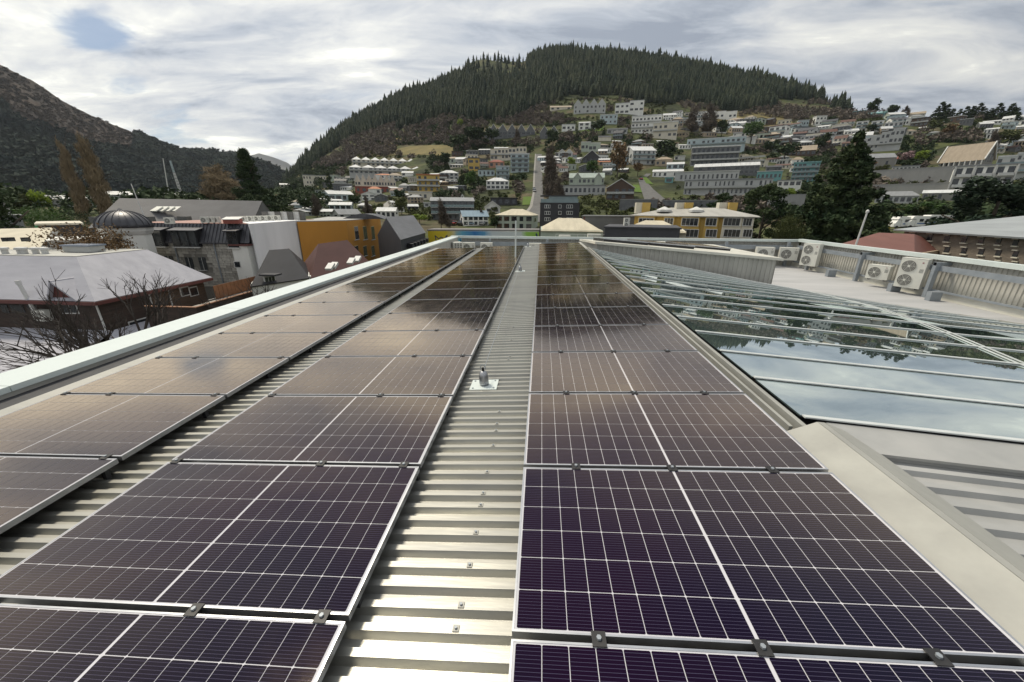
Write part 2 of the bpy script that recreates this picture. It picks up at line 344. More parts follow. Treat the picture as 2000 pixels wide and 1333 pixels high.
def glossy_mat(name, base, base2, rough, stripes=False, tint=(1, 1, 1), spec=0.5, coat=None):
    m = bpy.data.materials.new(name); m.use_nodes = True; N = m.node_tree.nodes; L = m.node_tree.links; p = N['Principled BSDF']
    p.inputs['Roughness'].default_value = rough; p.inputs['Specular IOR Level'].default_value = spec
    p.inputs['Specular Tint'].default_value = (*tint, 1)
    tc = N.new('ShaderNodeTexCoord'); geo = N.new('ShaderNodeNewGeometry')
    t = N.new('ShaderNodeTexNoise'); t.inputs['Scale'].default_value = 0.7; t.inputs['Detail'].default_value = 2; L.new(geo.outputs['Position'], t.inputs[0])
    mr = N.new('ShaderNodeMapRange'); L.new(t.outputs[0], mr.inputs[0]); mr.inputs[1].default_value = .38; mr.inputs[2].default_value = .62
    mx = N.new('ShaderNodeMix'); mx.data_type = 'RGBA'; L.new(mr.outputs[0], mx.inputs[0]); mx.inputs[6].default_value = (*base, 1); mx.inputs[7].default_value = (*base2, 1)
    col = mx.outputs[2]
    if stripes:   # silver contact fingers across each cell
        sp = N.new('ShaderNodeSeparateXYZ'); L.new(tc.outputs['Object'], sp.inputs[0])
        a = N.new('ShaderNodeMath'); a.operation = 'MULTIPLY'; L.new(sp.outputs[1], a.inputs[0]); a.inputs[1].default_value = 1/0.0127
        b = N.new('ShaderNodeMath'); b.operation = 'FRACT'; L.new(a.outputs[0], b.inputs[0])
        c = N.new('ShaderNodeMath'); c.operation = 'LESS_THAN'; L.new(b.outputs[0], c.inputs[0]); c.inputs[1].default_value = 0.12
        m2 = N.new('ShaderNodeMix'); m2.data_type = 'RGBA'; mul = N.new('ShaderNodeMath'); mul.operation = 'MULTIPLY'; L.new(c.outputs[0], mul.inputs[0]); mul.inputs[1].default_value = 0.75
        L.new(mul.outputs[0], m2.inputs[0]); L.new(col, m2.inputs[6]); m2.inputs[7].default_value = (0.070, 0.065, 0.115, 1); col = m2.outputs[2]
    L.new(col, p.inputs['Base Color'])
    # faint dust film: patchy roughness
    t3 = N.new('ShaderNodeTexNoise'); t3.inputs['Scale'].default_value = 5; t3.inputs['Detail'].default_value = 5; L.new(geo.outputs['Position'], t3.inputs[0])
    r3 = N.new('ShaderNodeMapRange'); L.new(t3.outputs[0], r3.inputs[0]); r3.inputs[1].default_value = .3; r3.inputs[2].default_value = .7; r3.inputs[3].default_value = rough*.75; r3.inputs[4].default_value = rough*1.35
    L.new(r3.outputs[0], p.inputs['Roughness'])
    if coat:      # coated glass: weak mirror face-on, strong towards grazing
        p.inputs['Specular IOR Level'].default_value = 0.0
        lw = N.new('ShaderNodeLayerWeight'); lw.inputs[0].default_value = .5; pw = N.new('ShaderNodeMath'); pw.operation = 'POWER'; L.new(lw.outputs['Facing'], pw.inputs[0]); pw.inputs[1].default_value = coat[2]
        ma = N.new('ShaderNodeMath'); ma.operation = 'MULTIPLY_ADD'; ma.use_clamp = True; L.new(pw.outputs[0], ma.inputs[0]); ma.inputs[1].default_value = coat[1]; ma.inputs[2].default_value = coat[0]
        gl = N.new('ShaderNodeBsdfGlossy'); gl.inputs[0].default_value = (*tint, 1); L.new(r3.outputs[0], gl.inputs['Roughness'])
        ms = N.new('ShaderNodeMixShader'); L.new(ma.outputs[0], ms.inputs[0]); L.new(p.outputs[0], ms.inputs[1]); L.new(gl.outputs[0], ms.inputs[2]); L.new(ms.outputs[0], N['Material Output'].inputs[0])
    return m
M_CELL = glossy_mat('solar_cell_under_glass', (0.004, 0.004, 0.016), (0.009, 0.003, 0.015), 0.085, True, (1.0, 0.83, 0.64), 0.62, (.003, 1.75, 3.6))
M_SHEET = glossy_mat('white_backsheet_under_glass', (0.54, 0.54, 0.58), (0.50, 0.50, 0.54), 0.085, False, (1.0, 0.83, 0.64), 0.62, (.003, 1.75, 3.6))
M_GLASS = glossy_mat('tinted_roof_glass', (0.055, 0.085, 0.083), (0.068, 0.098, 0.095), 0.012, False, (0.93, 1.0, 1.0), 0.95, (.20, .85, 1.7))

W, S = 1.722, 0.9556
ARR = [dict(x0=-0.063, z0=-1.4529, t=0.0426, y0=0.9507, cl=(0.18, 0.50, 0.82)),
       dict(x0=-2.4458, z0=-1.6172, t=0.0422, y0=1.0213, cl=(0.03, 0.62, 0.94)),
       dict(x0=-4.6438, z0=-1.7365, t=0.0355, y0=1.0992, cl=(0.03, 0.31, 0.94))]
RS = 0.0630                                      # roof fall towards the left gutter
def roof_z(x): return HC-1.416+(x-0.80)*RS-0.155
building = thing('rooftop_building', 'flat-topped building whose metal roof carries the rows of solar panels', 'building', (0, 0, 0))
def corrugated(name, x0, x1, y0, y1, zf, pitch, h, m, parent, flat=(0.44, 0.22), zy=None):
    prof = [(0, 0), (flat[0], 0), (flat[0]+(1-flat[0]-flat[1])/2, 1), (1-(1-flat[0]-flat[1])/2, 1)]
    mb = MB(); vs = []; n = int((y1-y0)/pitch)
    for k in range(n+1):
        for (a, b) in prof:
            y = y0+(k+a)*pitch
            for x in (x0, x1): vs.append((x, y, zf(x)+b*h))
    m2 = len(vs)//2
    mb.add(vs, [(2*i, 2*i+1, 2*i+3, 2*i+2) for i in range(m2-1)])
    return mb.build(name, m, parent)
ROOF = corrugated('corrugated_roof', -4.75, 1.80, -3.0, 18.1, roof_z, 0.097, 0.032, M_ALU, building, (0.34, 0.32))
# walls, gutter, parapet cap
mb = MB(); mb.box2((-5.62, -3.2, 0), (15.3, 24.6, HC-3.25)); mb.build('wall', mat('render_wall', (0.40, 0.38, 0.34), None, 0.7, 0.85), building)
mb = MB(); mb.box2((-5.6, -3.1, HC-3.22), (-5.27, 24.5, HC-1.765)); mb.build('parapet_wall', M_CLAD, building)
mb = MB(); mb.box2((-5.265, -3.1, HC-2.2), (-4.60, 18.1, HC-1.815)); mb.build('gutter', M_DARKG, building)
mb = MB(); mb.box2((-4.90, -3.1, HC-1.811), (-4.66, 18.0, HC-1.772)); mb.build('gutter_flashing', M_ALU, building)
for j in range(9):                              # cap lengths with visible joints
    mb = MB(); a = -3.2+j*3.12; mb.box2((-5.74, a, HC-1.76), (-5.24, a+3.112, HC-1.70)); mb.build('parapet_cap', M_CAP, building)
XP, YP = 15.5, 24.7
def rails():
    zt = HC-1.62
    mb = MB(); mb.box2((-5.74, YP-.02, HC-1.80), (XP+.1, YP+.20, HC-1.66)); mb.build('rear_rail', M_CAP, building)
    mb = MB(); mb.box2((XP-.1, -3, HC-1.78), (XP+.16, YP-.03, zt)); mb.build('side_rail', M_CAP, building)
    def clad(p, q, name):
        p, q = Vector(p), Vector(q); d = q-p; L_ = d.length; d.normalize(); nrm = Vector((d.y, -d.x, 0)); m2 = MB(); vs = []
        n = int(L_/0.16)
        for k in range(n+1):
            for a, b in ((0, 0), (.5, 0), (.6, .03), (.9, .03)):
                c = p+d*min((k+a)*.16, L_)+nrm*b; vs += [c, c+Vector((0, 0, 1.52))]
        m2.add(vs, [(2*i, 2*i+2, 2*i+3, 2*i+1) for i in range(len(vs)//2-1)]); m2.build(name, M_CLAD, building)
    clad((XP+.12, -3, HC-3.25), (XP+.12, YP, HC-3.25), 'ribbed_cladding'); clad((-5.1, YP+.16, HC-3.25), (XP+.1, YP+.16, HC-3.25), 'ribbed_cladding')
    for y in np.arange(1.6, 24, 3.55):
        mb = MB(); mb.box2((XP-.45, y-.07, HC-3.2), (XP-.30, y+.07, HC-1.84)); mb.box2((XP-.45, y-.06, HC-1.96), (XP+.1, y+.06, HC-1.845)); mb.build('parapet_post', M_STEEL, building)
    mb = MB(); mb.box2((XP-.295, -3, HC-2.16), (XP-.235, YP-.4, HC-1.965)); mb.build('mid_rail', M_STEEL, building)
    mb = MB(); mb.box2((XP-.295, -3, HC-2.93), (XP-.235, YP-.4, HC-2.86)); mb.build('lower_rail', M_STEEL, building)
    mb = MB(); mb.box2((XP-.20, -3, HC-3.2), (XP+.1, YP-.1, HC-2.94)); mb.build('kerb_upstand', M_CREAM, building)
    for x in np.arange(-3.2, 15, 3.6):
        mb = MB(); mb.box2((x-.07, YP-.30, HC-3.2), (x+.07, YP-.16, HC-1.81)); mb.build('parapet_post', M_STEEL, building)
    mb = MB(); mb.box2((-5, YP-.155, HC-2.24), (XP-.4, YP-.10, HC-1.99)); mb.build('mid_rail', M_STEEL, building)
    for y in (4.4, 7.9, 11.4, 15.2, 16.9, 20.6):   # ballast ducts at the foot
        mb = MB(); mb.box2((XP-.85, y-.10, HC-3.2), (XP-.46, y+.10, HC-2.86)); mb.build('conduit_box', M_STEEL, building)
rails()
mb = MB(); mb.box2((1.2, -3, HC-3.6), (15.45, YP, HC-3.2)); mb.build('flat_roof', M_FLATROOF, building)
# ridge flashing beside the panels
def glass_m(y): return float(np.interp(y, [2.4, 6, 8, 14.5, 16], [.080, .080, .098, .187, .21]))
def glass_z(x, y): return HC-1.36-(x-1.85)*glass_m(y)
mb = MB(); z0 = HC-1.435
mb.slab([(1.66, -3, z0), (1.88, -3, HC-1.335), (1.88, 2.36, HC-1.335), (1.66, 2.36, z0)], .004)
mb.slab([(1.884, -3, HC-1.335), (1.925, -3, HC-1.338), (1.925, 2.36, HC-1.338), (1.884, 2.36, HC-1.335)], .004)
mb.slab([(1.929, -3, HC-1.339), (2.13, -3, HC-1.415), (2.13, 2.36, HC-1.415), (1.929, 2.36, HC-1.339)], .004)
mb.build('ridge_flashing', M_FLASH, building)
mb = MB(); mb.slab([(1.66, 2.37, HC-1.49), (1.83, 2.37, HC-1.435), (1.83, 18.3, HC-1.435), (1.66, 18.3, HC-1.49)], .004)
mb.box2((1.80, 2.37, HC-1.5), (1.835, 15, HC-1.375)); mb.box2((1.74, 2.4, HC-1.46), (1.765, 15, HC-1.40)); mb.build('glazing_flashing', M_FLASH, building)
corrugated('rooflight_sheet', 2.0, 9.0, -3.0, 2.25, lambda x: HC-1.445-(x-1.95)*.085, 0.145, 0.03, M_TRANSL, building, (0.5, 0.3))
mb = MB(); mb.slab([(2.0, 2.13, HC-1.40), (9.5, 2.13, HC-2.03), (9.5, 2.44, HC-2.0), (2.0, 2.44, HC-1.38)], .02); mb.build('sheet_end_flashing', M_TRANSL, building)
# glazed roof: panes between sloping bars
def eave_x(y): return float(np.interp(y, [2.4, 5, 8, 11, 14.5], [10.8, 10.3, 9.66, 9.1, 8.47]))
ys = [2.46+0.655*k for k in range(19)]
for k, y in enumerate(ys):
    xe = eave_x(y); a = Vector((1.86, y, glass_z(1.86, y)+.008)); b = Vector((xe, y, glass_z(xe, y)+.008))
    MB().bar(a, b, .036, .010).build('glazing_bar', M_BARS, building)
    if k < len(ys)-1:
        y1 = ys[k+1]; dm = lambda yy, xf: float(np.interp(yy, [4.4, 8, 14], [5.53, 6.77, 8.3]))
        xm0, xm1 = dm(y, 0), dm(y1, 0)
        for (xa0, xa1, xb0, xb1) in ((1.86, 1.86, xm0-.02, xm1-.02), (xm0+.02, xm1+.02, eave_x(y), eave_x(y1))):
            q = [(xa0, y+.03, glass_z(xa0, y)), (xb0, y+.03, glass_z(xb0, y)), (xb1, y1-.03, glass_z(xb1, y1)), (xa1, y1-.03, glass_z(xa1, y1))]
            mb = MB(); vs = q+[(p[0], p[1], p[2]-.012) for p in q]
            mb.add(vs, [(0, 1, 2, 3), (7, 6, 5, 4), (0, 4, 5, 1), (1, 5, 6, 2), (2, 6, 7, 3), (3, 7, 4, 0)]); mb.build('glass_pane', M_GLASS, building)
jl = MB()
for o_ in (-.05, .05):
    for k in range(len(ys)-1):
        f_ = lambda yy: float(np.interp(yy, [4.4, 8, 14], [5.53, 6.77, 8.3]))+o_
        jl.bar((f_(ys[k]), ys[k], glass_z(f_(ys[k]), ys[k])+.012), (f_(ys[k+1]), ys[k+1], glass_z(f_(ys[k+1]), ys[k+1])+.012), .014, .012)
jl.build('glazing_joint_bar', M_BARS, building)
mb = MB()
for k in range(len(ys)-1):
    p, q = (eave_x(ys[k]), ys[k]), (eave_x(ys[k+1]), ys[k+1]); za, zb = glass_z(*p), glass_z(*q)
    mb.add([(p[0]+.02, p[1], za+.02), (q[0]+.02, q[1], zb+.02), (q[0]+.02, q[1], HC-3.3), (p[0]+.02, p[1], HC-3.3)], [(0, 1, 2, 3)])
mb.build('eave_fascia', M_CLAD, building)
mb = MB()                                       # dark sheet standing in for the shade in the void under the glass
mb.slab([(1.9, 2.3, HC-1.75), (10.6, 2.3, HC-3.15), (8.4, 14.6, HC-3.15), (1.9, 14.6, HC-1.75)], .05); mb.build('void_shade_sheet', M_DARKG, building)

# raised plant box with its own panels
boxt = lambda x, y=14.75: HC-1.17-(x-1.9)*.076-(y-14.75)*max(.004, .062-.0085*(x-1.9))
def plant_box():
    y0, y1, x0, x1 = 14.75, 20.4, 2.1, 8.62
    vs = []; n = int((x1-x0)/.17); mb = MB()
    for k in range(n+1):
        for a, b in ((0, 0), (.5, 0), (.62, .035), (.88, .035)):
            x = min(x0+(k+a)*.17, x1); vs += [(x, y0-b, glass_z(min(x, 8.5), 14.6)-.10), (x, y0-b, boxt(x)-.03)]
    mb.add(vs, [(2*i, 2*i+2, 2*i+3, 2*i+1) for i in range(len(vs)//2-1)])
    mb.prism([(x0, y0+.002), (x1, y0+.002), (x1, y1), (x0, y1)], HC-3.3, [boxt(x0)-.04, boxt(x1)-.04, boxt(x1, y1)-.04, boxt(x0, y1)-.04])
    mb.build('plant_box_cladding', M_CLAD, building)
    mb = MB(); mb.slab([(x0-.1, y0-.16, boxt(x0-.1)+.05), (x1+.16, y0-.16, boxt(x1+.16)+.05), (x1+.16, y1+.1, boxt(x1+.16, y1)+.05), (x0-.1, y1+.1, boxt(x0-.1, y1)+.05)], .09); mb.build('plant_box_roof', M_CREAM, building)
plant_box()

# ---------------- solar panels
CW, CH = (W-2*0.017-0.014-17*0.0030)/18, (S-0.026-2*0.014-5*0.0038)/6
def cell_mesh():
    mb = MB(); w, h, c = CW/2, CH/2, 0.0035
    pts = [(-w+c, -h), (w-c, -h), (w, -h+c), (w, h-c), (w-c, h), (-w+c, h), (-w, h-c), (-w, -h+c)]
    mb.add([(x, y, 0.0006) for x, y in pts], [tuple(range(8))]); return mb.mesh('cell', M_CELL)
ME_CELL = cell_mesh()
PH = S-0.026
def cell_xy():
    r = []
    for i in range(18):
        x = 0.017+CW/2+i*(CW+0.0030)+(0.0110 if i >= 9 else 0)
        for j in range(6): r.append((x, 0.014+CH/2+j*(CH+0.0038)))
    return r
CELLS = cell_xy()
def panel_meshes():
    fr = MB(); t = 0.008; z1, z0 = 0.0015, -0.034
    fr.box2((0, 0, z0), (W, t, z1)); fr.box2((0, PH-t, z0), (W, PH, z1)); fr.box2((0, t, z0), (t, PH-t, z1)); fr.box2((W-t, t, z0), (W, PH-t, z1))
    sh = MB(); sh.box2((t, t, -0.006), (W-t, PH-t, -0.0004))
    al = MB()
    for (x, y) in CELLS: al.add([(x-CW/2, y-CH/2, .0006), (x+CW/2, y-CH/2, .0006), (x+CW/2, y+CH/2, .0006), (x-CW/2, y+CH/2, .0006)], [(0, 1, 2, 3)])
    cl = MB(); cl.box((0, 0, .0045), (.05, .052, .005)); cl.box((0, 0, -.012), (.03, .018, .03))
    bo = MB(); bo.cyl((0, 0, .007), (0, 0, .016), .009, n=6)
    return fr.mesh('frame', M_FRAME), sh.mesh('backsheet', M_SHEET), al.mesh('cells', M_CELL), cl.mesh('clamp', M_BLACK), bo.mesh('bolt', M_STEEL)
ME_FR, ME_SH, ME_CS, ME_CL, ME_BO = panel_meshes()
ROWN = ['beside the ridge flashing', 'left of the walkway', 'beside the gutter']
def solar_panel(x, y, z, t, label, group, single, clamps, cat='solar panel'):
    p = thing('solar_panel', label, cat, (x, y, HC+z), 0, group); p.rotation_euler = (0, -t, 0)
    link('frame', ME_FR, p)
    b = link('backsheet', ME_SH, p)
    if single:
        for (cx, cy) in CELLS: link('cell', ME_CELL, b, (cx, cy, 0))
    else: tag(link('cells', ME_CS, b), kind='stuff')
    for u in clamps:
        c = link('clamp', ME_CL, p, (u*W, PH+0.013, 0)); link('bolt', ME_BO, c)
    return p
ORD = ['first', 'second', 'third', 'fourth', 'fifth', 'sixth', 'seventh', 'eighth', 'ninth', 'tenth', 'eleventh', 'twelfth', 'thirteenth', 'fourteenth', 'fifteenth', 'sixteenth', 'seventeenth', 'eighteenth']
for ai, A in enumerate(ARR):
    for k in range(-1, 17):
        n = 17-k-1
        lab = 'solar panel in the row %s, %s from the rear rail' % (ROWN[ai], ORD[n])
        y = A['y0']+k*S
        vis = k >= -1
        solar_panel(A['x0'], y, A['z0'], A['t'], lab, 'solar panels in three long rows on the metal roof', k <= 4 and not (ai == 2 and k < 0), A['cl'])
    # mounting rails under the row
    for u in A['cl']:
        x = A['x0']+u*W; z = HC+A['z0']+u*W*math.sin(A['t'])
        tag(MB().box2((x-.02, -.1, z-.075), (x+.02, A['y0']+17*S+.02, z-.036)).build('mounting_rail', M_BLACK), 'black mounting rail running under the panel row %s' % ROWN[ai], 'rail', 'mounting rails under the panel rows')
    sf = MB()
    for k in range(22):
        for u in (0.02, 0.985):
            x = A['x0']+u*W; z = HC+A['z0']+u*W*math.sin(A['t']); yy = 0.3+k*.82
            sf.box2((x-.015, yy, roof_z(x)+.02), (x+.015, yy+.03, z-.034))
    f = sf.build('mounting_foot', M_BLACK); tag(f, 'small black feet holding up the panel row %s' % ROWN[ai], 'mounting feet', kind='stuff')
# panels on the plant box
for i, (x, y) in enumerate(((2.35, 15.35), (4.12, 15.5), (2.35, 16.35), (4.12, 16.5), (5.9, 16.45), (2.35, 17.35), (4.12, 17.5), (5.9, 17.45), (5.9, 18.45), (4.12, 18.5))):
    pp = solar_panel(x, y-.3, boxt(x, y-.3)+.19-HC, -0.076, 'dark solar panel lying on the cream topped plant box', 'solar panels on the plant box roof', False, ()); pp.rotation_euler = (-(.062-.0085*(x-1.9)), 0.076, 0); MB().box2((.03, .0, -.17), (W-.03, PH, -.036)).build('frame_shadow_skirt', M_BLACK, pp)  # black skirt: frame side plus the shadow below, painted as one dark edge

# screws with washers on the walkway
ws = MB(); ws.box((0, 0, .002), (.026, .026, .003)); MEW = ws.mesh('screw', M_FLASH); wh = MB(); wh.cyl((0, 0, .003), (0, 0, .011), .006, n=6); MEH = wh.mesh('screw_head', M_STEEL)
for k, (px, py) in enumerate([(888, 1247), (899, 1197), (917, 1111), (930, 1043), (940, 986), (945, 962), (953, 918), (962, 880), (968, 849), (970, 834), (975, 808), (993, 705), (996, 698), (999, 666), (1003, 640)]):
    p = onZ(px, py, roof_z(-.3)+.02); kk = round((p.y+3.0)/.097-0.69); yy = -3.0+(kk+.70)*.097
    s = link('screw', MEW, building, (p.x, yy, roof_z(p.x)+.0325), (0, -RS, 0)); link('screw_head', MEH, s)

# fall-arrest anchors and their wire
def anchor(x, y, label, grp):
    z = roof_z(x)+.028; t = thing('safety_anchor', label, 'safety anchor', (x, y, z), 0, grp); t.rotation_euler = (0, -RS, 0)
    MB().box2((-.13, -.11, 0), (.13, .11, .006)).build('base_plate', M_CAP, t)
    m = MB(); m.lathe([(.045, .006), (.047, .03), (.044, .10), (.036, .135), (.020, .150)], 16); m.build('post', mat('cast_aluminium', (.42, .43, .45), None, 20, .35, .8), t, True)
    m = MB(); m.cyl((0, 0, .15), (0, 0, .185), .012, n=8); m.build('bolt', M_BLACK, t)
    m = MB()
    for i in range(12):
        a0, a1 = math.pi*i/12, math.pi*(i+1)/12
        m.cyl((.026*math.cos(a0), 0, .165+.05*math.sin(a0)), (.026*math.cos(a1), 0, .165+.05*math.sin(a1)), .004, n=6)
    m.build('shackle', M_STEEL, t)
    for dx in (-.1, .1):
        for dy in (-.08, .08):
            m = MB(); m.cyl((dx, dy, .006), (dx, dy, .012), .009, n=6); m.build('bolt', M_STEEL, t)
A1 = onZ(946, 752, roof_z(-.5)+.03); A2 = onZ(1016, 530, roof_z(-.5)+.03); A3 = onZ(1031, 482, roof_z(-.4)+.03)
anchor(A1.x, A1.y, 'silver roof safety anchor on the walkway with a taut wire leading away', None)
anchor(A2.x, A2.y, 'silver roof safety anchor midway along the metal walkway', None)
anchor(A3.x, A3.y, 'small roof safety anchor at the far end of the metal walkway', None)
zc = .20
m = MB(); m.cyl((A1.x, A1.y, roof_z(A1.x)+zc), (A2.x, A2.y, roof_z(A2.x)+zc), .0035, n=6); m.cyl((A2.x, A2.y, roof_z(A2.x)+zc), (A3.x, A3.y, roof_z(A3.x)+zc), .0035, n=6)
tag(m.build('safety_wire', M_STEEL), 'thin steel safety wire strung between the roof anchors', 'wire')
# mast at the edge of the middle row
t = thing('roof_mast', 'thin pale mast standing at the edge of the middle panel row', 'mast', (-.84, 13.0, roof_z(-.84)))
m = MB(); m.cyl((0, 0, .05), (0, 0, 1.30), .028, .022, n=10); m.build('pole', M_CAP, t); m = MB(); m.lathe([(.07, 0), (.07, .05), (.035, .08)], 12); m.build('base', M_STEEL, t)

# ---------------- heat-pump units
M_ACW = mat('heatpump_casing', (0.66, 0.66, 0.60), (0.58, 0.58, 0.53), 2, 0.45)
M_ACD = mat('fan_shadow', (0.10, 0.10, 0.095), (0.15, 0.15, 0.14), 5, 0.6)
def ac_parts(fans):
    w, d, h = 0.92, 0.36, 0.70 if fans == 1 else 1.34
    P = {}
    b = MB(); b.box2((-w/2, -d/2, .06), (w/2, d/2, .06+h)); b.box2((-w/2-.006, -d/2-.006, .06+h), (w/2+.006, d/2+.006, .06+h+.018)); P['casing'] = b.mesh('casing', M_ACW)
    f = MB(); f.box2((-w/2+.1, -d/2+.03, 0), (-w/2+.16, d/2-.03, .06)); f.box2((w/2-.16, -d/2+.03, 0), (w/2-.1, d/2-.03, .06)); P['feet'] = f.mesh('feet', M_BLACK)
    g = MB(); r = .26
    g.cyl((0, 0, 0), (0, -.012, 0), r, n=28); P['fan_opening'] = g.mesh('fan_opening', M_ACD)
    q = MB()
    for k in range(5):
        rr = r*(k+1)/5
        for i in range(24):
            a0, a1 = 2*math.pi*i/24, 2*math.pi*(i+1)/24
            q.bar((rr*math.cos(a0), -.02, rr*math.sin(a0)), (rr*math.cos(a1), -.02, rr*math.sin(a1)), .006, .008)
    for i in range(6):
        a = math.pi*i/3; q.bar((0, -.022, 0), (r*math.cos(a), -.022, r*math.sin(a)), .006, .008)
    q.cyl((0, -.012, 0), (0, -.03, 0), .055, n=14)
    P['fan_grille'] = q.mesh('fan_grille', M_ACW)
    v = MB()
    for i in range(5): v.box2((w/2-.19, -d/2-.004, .06+h*.55+i*.035), (w/2-.05, -d/2-.001, .06+h*.55+i*.035+.014))
    P['side_vents'] = v.mesh('side_vents', M_ACD)
    l = MB(); l.box2((w/2-.17, -d/2-.004, .06+h*.86), (w/2-.11, -d/2-.001, .06+h*.90)); P['badge'] = l.mesh('badge', mat('badge_red', (.25, .08, .10), None, 3, .5))
    return P, (w, d, h)
ACP = {1: ac_parts(1), 2: ac_parts(2)}
def ac_unit(loc, rotz, fans, label, group=None, s=1.0, name='heat_pump_unit'):
    P, (w, d, h) = ACP[fans]; t = thing(name, label, 'heat pump', loc, rotz, group); t.scale = (s, s, s)
    for k in ('casing', 'feet', 'side_vents', 'badge'): link(k, P[k], t)
    for i in range(fans):
        o = link('fan_opening', P['fan_opening'], t, (-.13, -d/2-.001, .06+.35+i*.64)); link('fan_grille', P['fan_grille'], o)
    return t
GA = 'white heat pumps along the roof parapet'
zf = HC-3.2
ac_unit((14.6, 24.0, zf+.35), math.radians(-20), 1, 'single-fan heat pump beside the tall one in the far parapet corner', GA)
ac_unit((13.3, 24.1, zf+.35), math.radians(-10), 1, 'single-fan heat pump between plant box and parapet corner', GA)
ac_unit((14.85, 22.4, zf+.25), math.radians(-62), 2, 'tall two-fan heat pump close to the parapet corner', GA, .88)
ac_unit((14.9, 17.9, zf+.30), math.radians(-62), 1, 'single-fan heat pump on the side parapet next to a tall one', GA, .85)
ac_unit((14.9, 16.4, zf+.22), math.radians(-62), 2, 'tall two-fan heat pump midway along the side parapet', GA, .86)
ac_unit((-4.45, 23.9, HC-2.62), 0, 1, 'heat pump behind the gutter row, beside a boxy louvred unit', GA, .8)
ac_unit((-3.35, 23.9, HC-2.62), 0, 1, 'heat pump behind the panels, fan facing the middle row', GA, .8)
ac_unit((-0.35, 24.0, HC-2.62), 0, 1, 'heat pump half hidden behind the mast and panels', GA, .8)
ac_unit((6.1, 23.9, HC-2.50), 0, 1, 'heat pump behind the plant box panels, left of a pair', GA, .9)
ac_unit((7.3, 23.9, HC-2.50), 0, 1, 'heat pump behind the plant box panels, right of a pair', GA, .9)
t = thing('louvred_unit', 'boxy white louvred unit in the left rear roof corner', 'vent unit', (-5.0, 22.9, HC-2.4), math.radians(35))
MB().box2((-.3, -.25, 0), (.3, .25, .5)).build('casing', M_ACW, t)
for i in range(4):
    for j in range(3): MB().box2((-.24+j*.17, -.262, .07+i*.1), (-.12+j*.17, -.251, .14+i*.1)).build('louvre', M_ACD, t)
MB().box2((-5.2, 18.1, HC-2.75), (1.9, 24.4, HC-2.62)).build('service_platform', M_FLASH, building)
#@@TOWN
# ------------------------------------------------------------------ vegetation
def photo_px(x, y, z):                     # where a world point falls in the photograph (only used to choose planting zones)
    v = np.stack([x, y, z-HC], -1); d = v@np.array(CF); return 1000+F*(v@np.array(CR))/d, 666.5-F*(v@np.array(CU))/d
M_CONIF = mat('conifer_needles', (0.010, 0.021, 0.015), (0.044, 0.054, 0.032), 0.035, 0.9, coords='World', spec=0.15, detail=8, contrast=(.36, .64))
M_BARE = mat('bare_twigs', (0.105, 0.088, 0.080), (0.17, 0.145, 0.12), 0.05, 0.95, coords='World', spec=0.1, detail=8)
M_OLIVE = mat('olive_leaves', (0.045, 0.058, 0.022), (0.085, 0.095, 0.035), 0.06, 0.9, coords='World', spec=0.15, detail=8)
M_DGREEN = mat('dark_leaves', (0.022, 0.042, 0.018), (0.050, 0.070, 0.028), 0.3, 0.85, coords='World', spec=0.2, detail=6)
M_MTREES = mat('mountain_trees', (0.012, 0.023, 0.024), (0.034, 0.046, 0.036), 0.010, 0.95, coords='World', spec=0.1, detail=10, contrast=(.38, .62))
M_LIME = mat('lime_leaves', (0.20, 0.27, 0.03), (0.13, 0.19, 0.025), 0.8, 0.8, trans=.35)
M_YEL = mat('yellow_flowers', (0.42, 0.31, 0.03), (0.28, 0.22, 0.03), 1.2, 0.8, trans=.3)
M_AUT = mat('rusty_leaves', (0.16, 0.085, 0.03), (0.09, 0.065, 0.03), 1.0, 0.85)
M_PINK = mat('pink_blossom', (0.30, 0.19, 0.20), (0.20, 0.14, 0.14), 1.0, 0.85)
M_GRN = mat('mid_leaves', (0.06, 0.115, 0.022), (0.035, 0.07, 0.02), 0.9, 0.8, trans=.3)
M_TRUNK = mat('bark', (0.055, 0.043, 0.034), (0.09, 0.075, 0.06), 3, 0.95)
M_BARK2 = mat('dark_bark', (0.035, 0.028, 0.024), (0.06, 0.05, 0.043), 5, 0.95)

def conifer_template(levels, n, seed):
    r = np.random.RandomState(seed); V = []; T = []
    for l in range(levels):
        f = l/levels; z0 = 0.06+f*0.86; R = 0.20*(1-f)**0.85+0.015; h = 0.94/levels*1.75; b = len(V)
        V.append((r.uniform(-.01, .01), r.uniform(-.01, .01), min(z0+h, 1.02)))
        for i in range(2*n):
            a = math.pi*(i+r.uniform(-.35, .35)+l*.5)/n; q = R*(1.0 if i % 2 == 0 else .55)*r.uniform(.75, 1.25); V.append((q*math.cos(a), q*math.sin(a), z0-(0.03 if i % 2 == 0 else -.015)+r.uniform(-.012, .012)))
        for i in range(2*n): T.append((b, b+1+i, b+1+(i+1) % (2*n)))
    return np.array(V), np.array(T)
def bush_template(nq, seed, tall=1.0, s=0.23):
    r = np.random.RandomState(seed); p = r.normal(size=(nq, 3)); p /= np.linalg.norm(p, axis=1)[:, None]; p *= (r.uniform(.35, 1, nq)**.6)[:, None]
    p[:, 2] = (p[:, 2]*.5+.5)*tall; p[:, :2] *= .5*(1-.35*np.abs(p[:, 2:3]/tall-.4))
    p += .06*np.sin(p[:, [1, 2, 0]]*9+seed)
    a = r.normal(size=(nq, 3)); a /= np.linalg.norm(a, axis=1)[:, None]; b = np.cross(a, r.normal(size=(nq, 3))); b /= np.linalg.norm(b, axis=1)[:, None]
    sz = s*r.uniform(.5, 1.2, nq)[:, None]
    V = np.stack([p-a*sz, p+a*sz*.6+b*sz*.7, p+a*sz*.5-b*sz*.7], 1).reshape(-1, 3)
    return V, np.arange(len(V)).reshape(-1, 3)
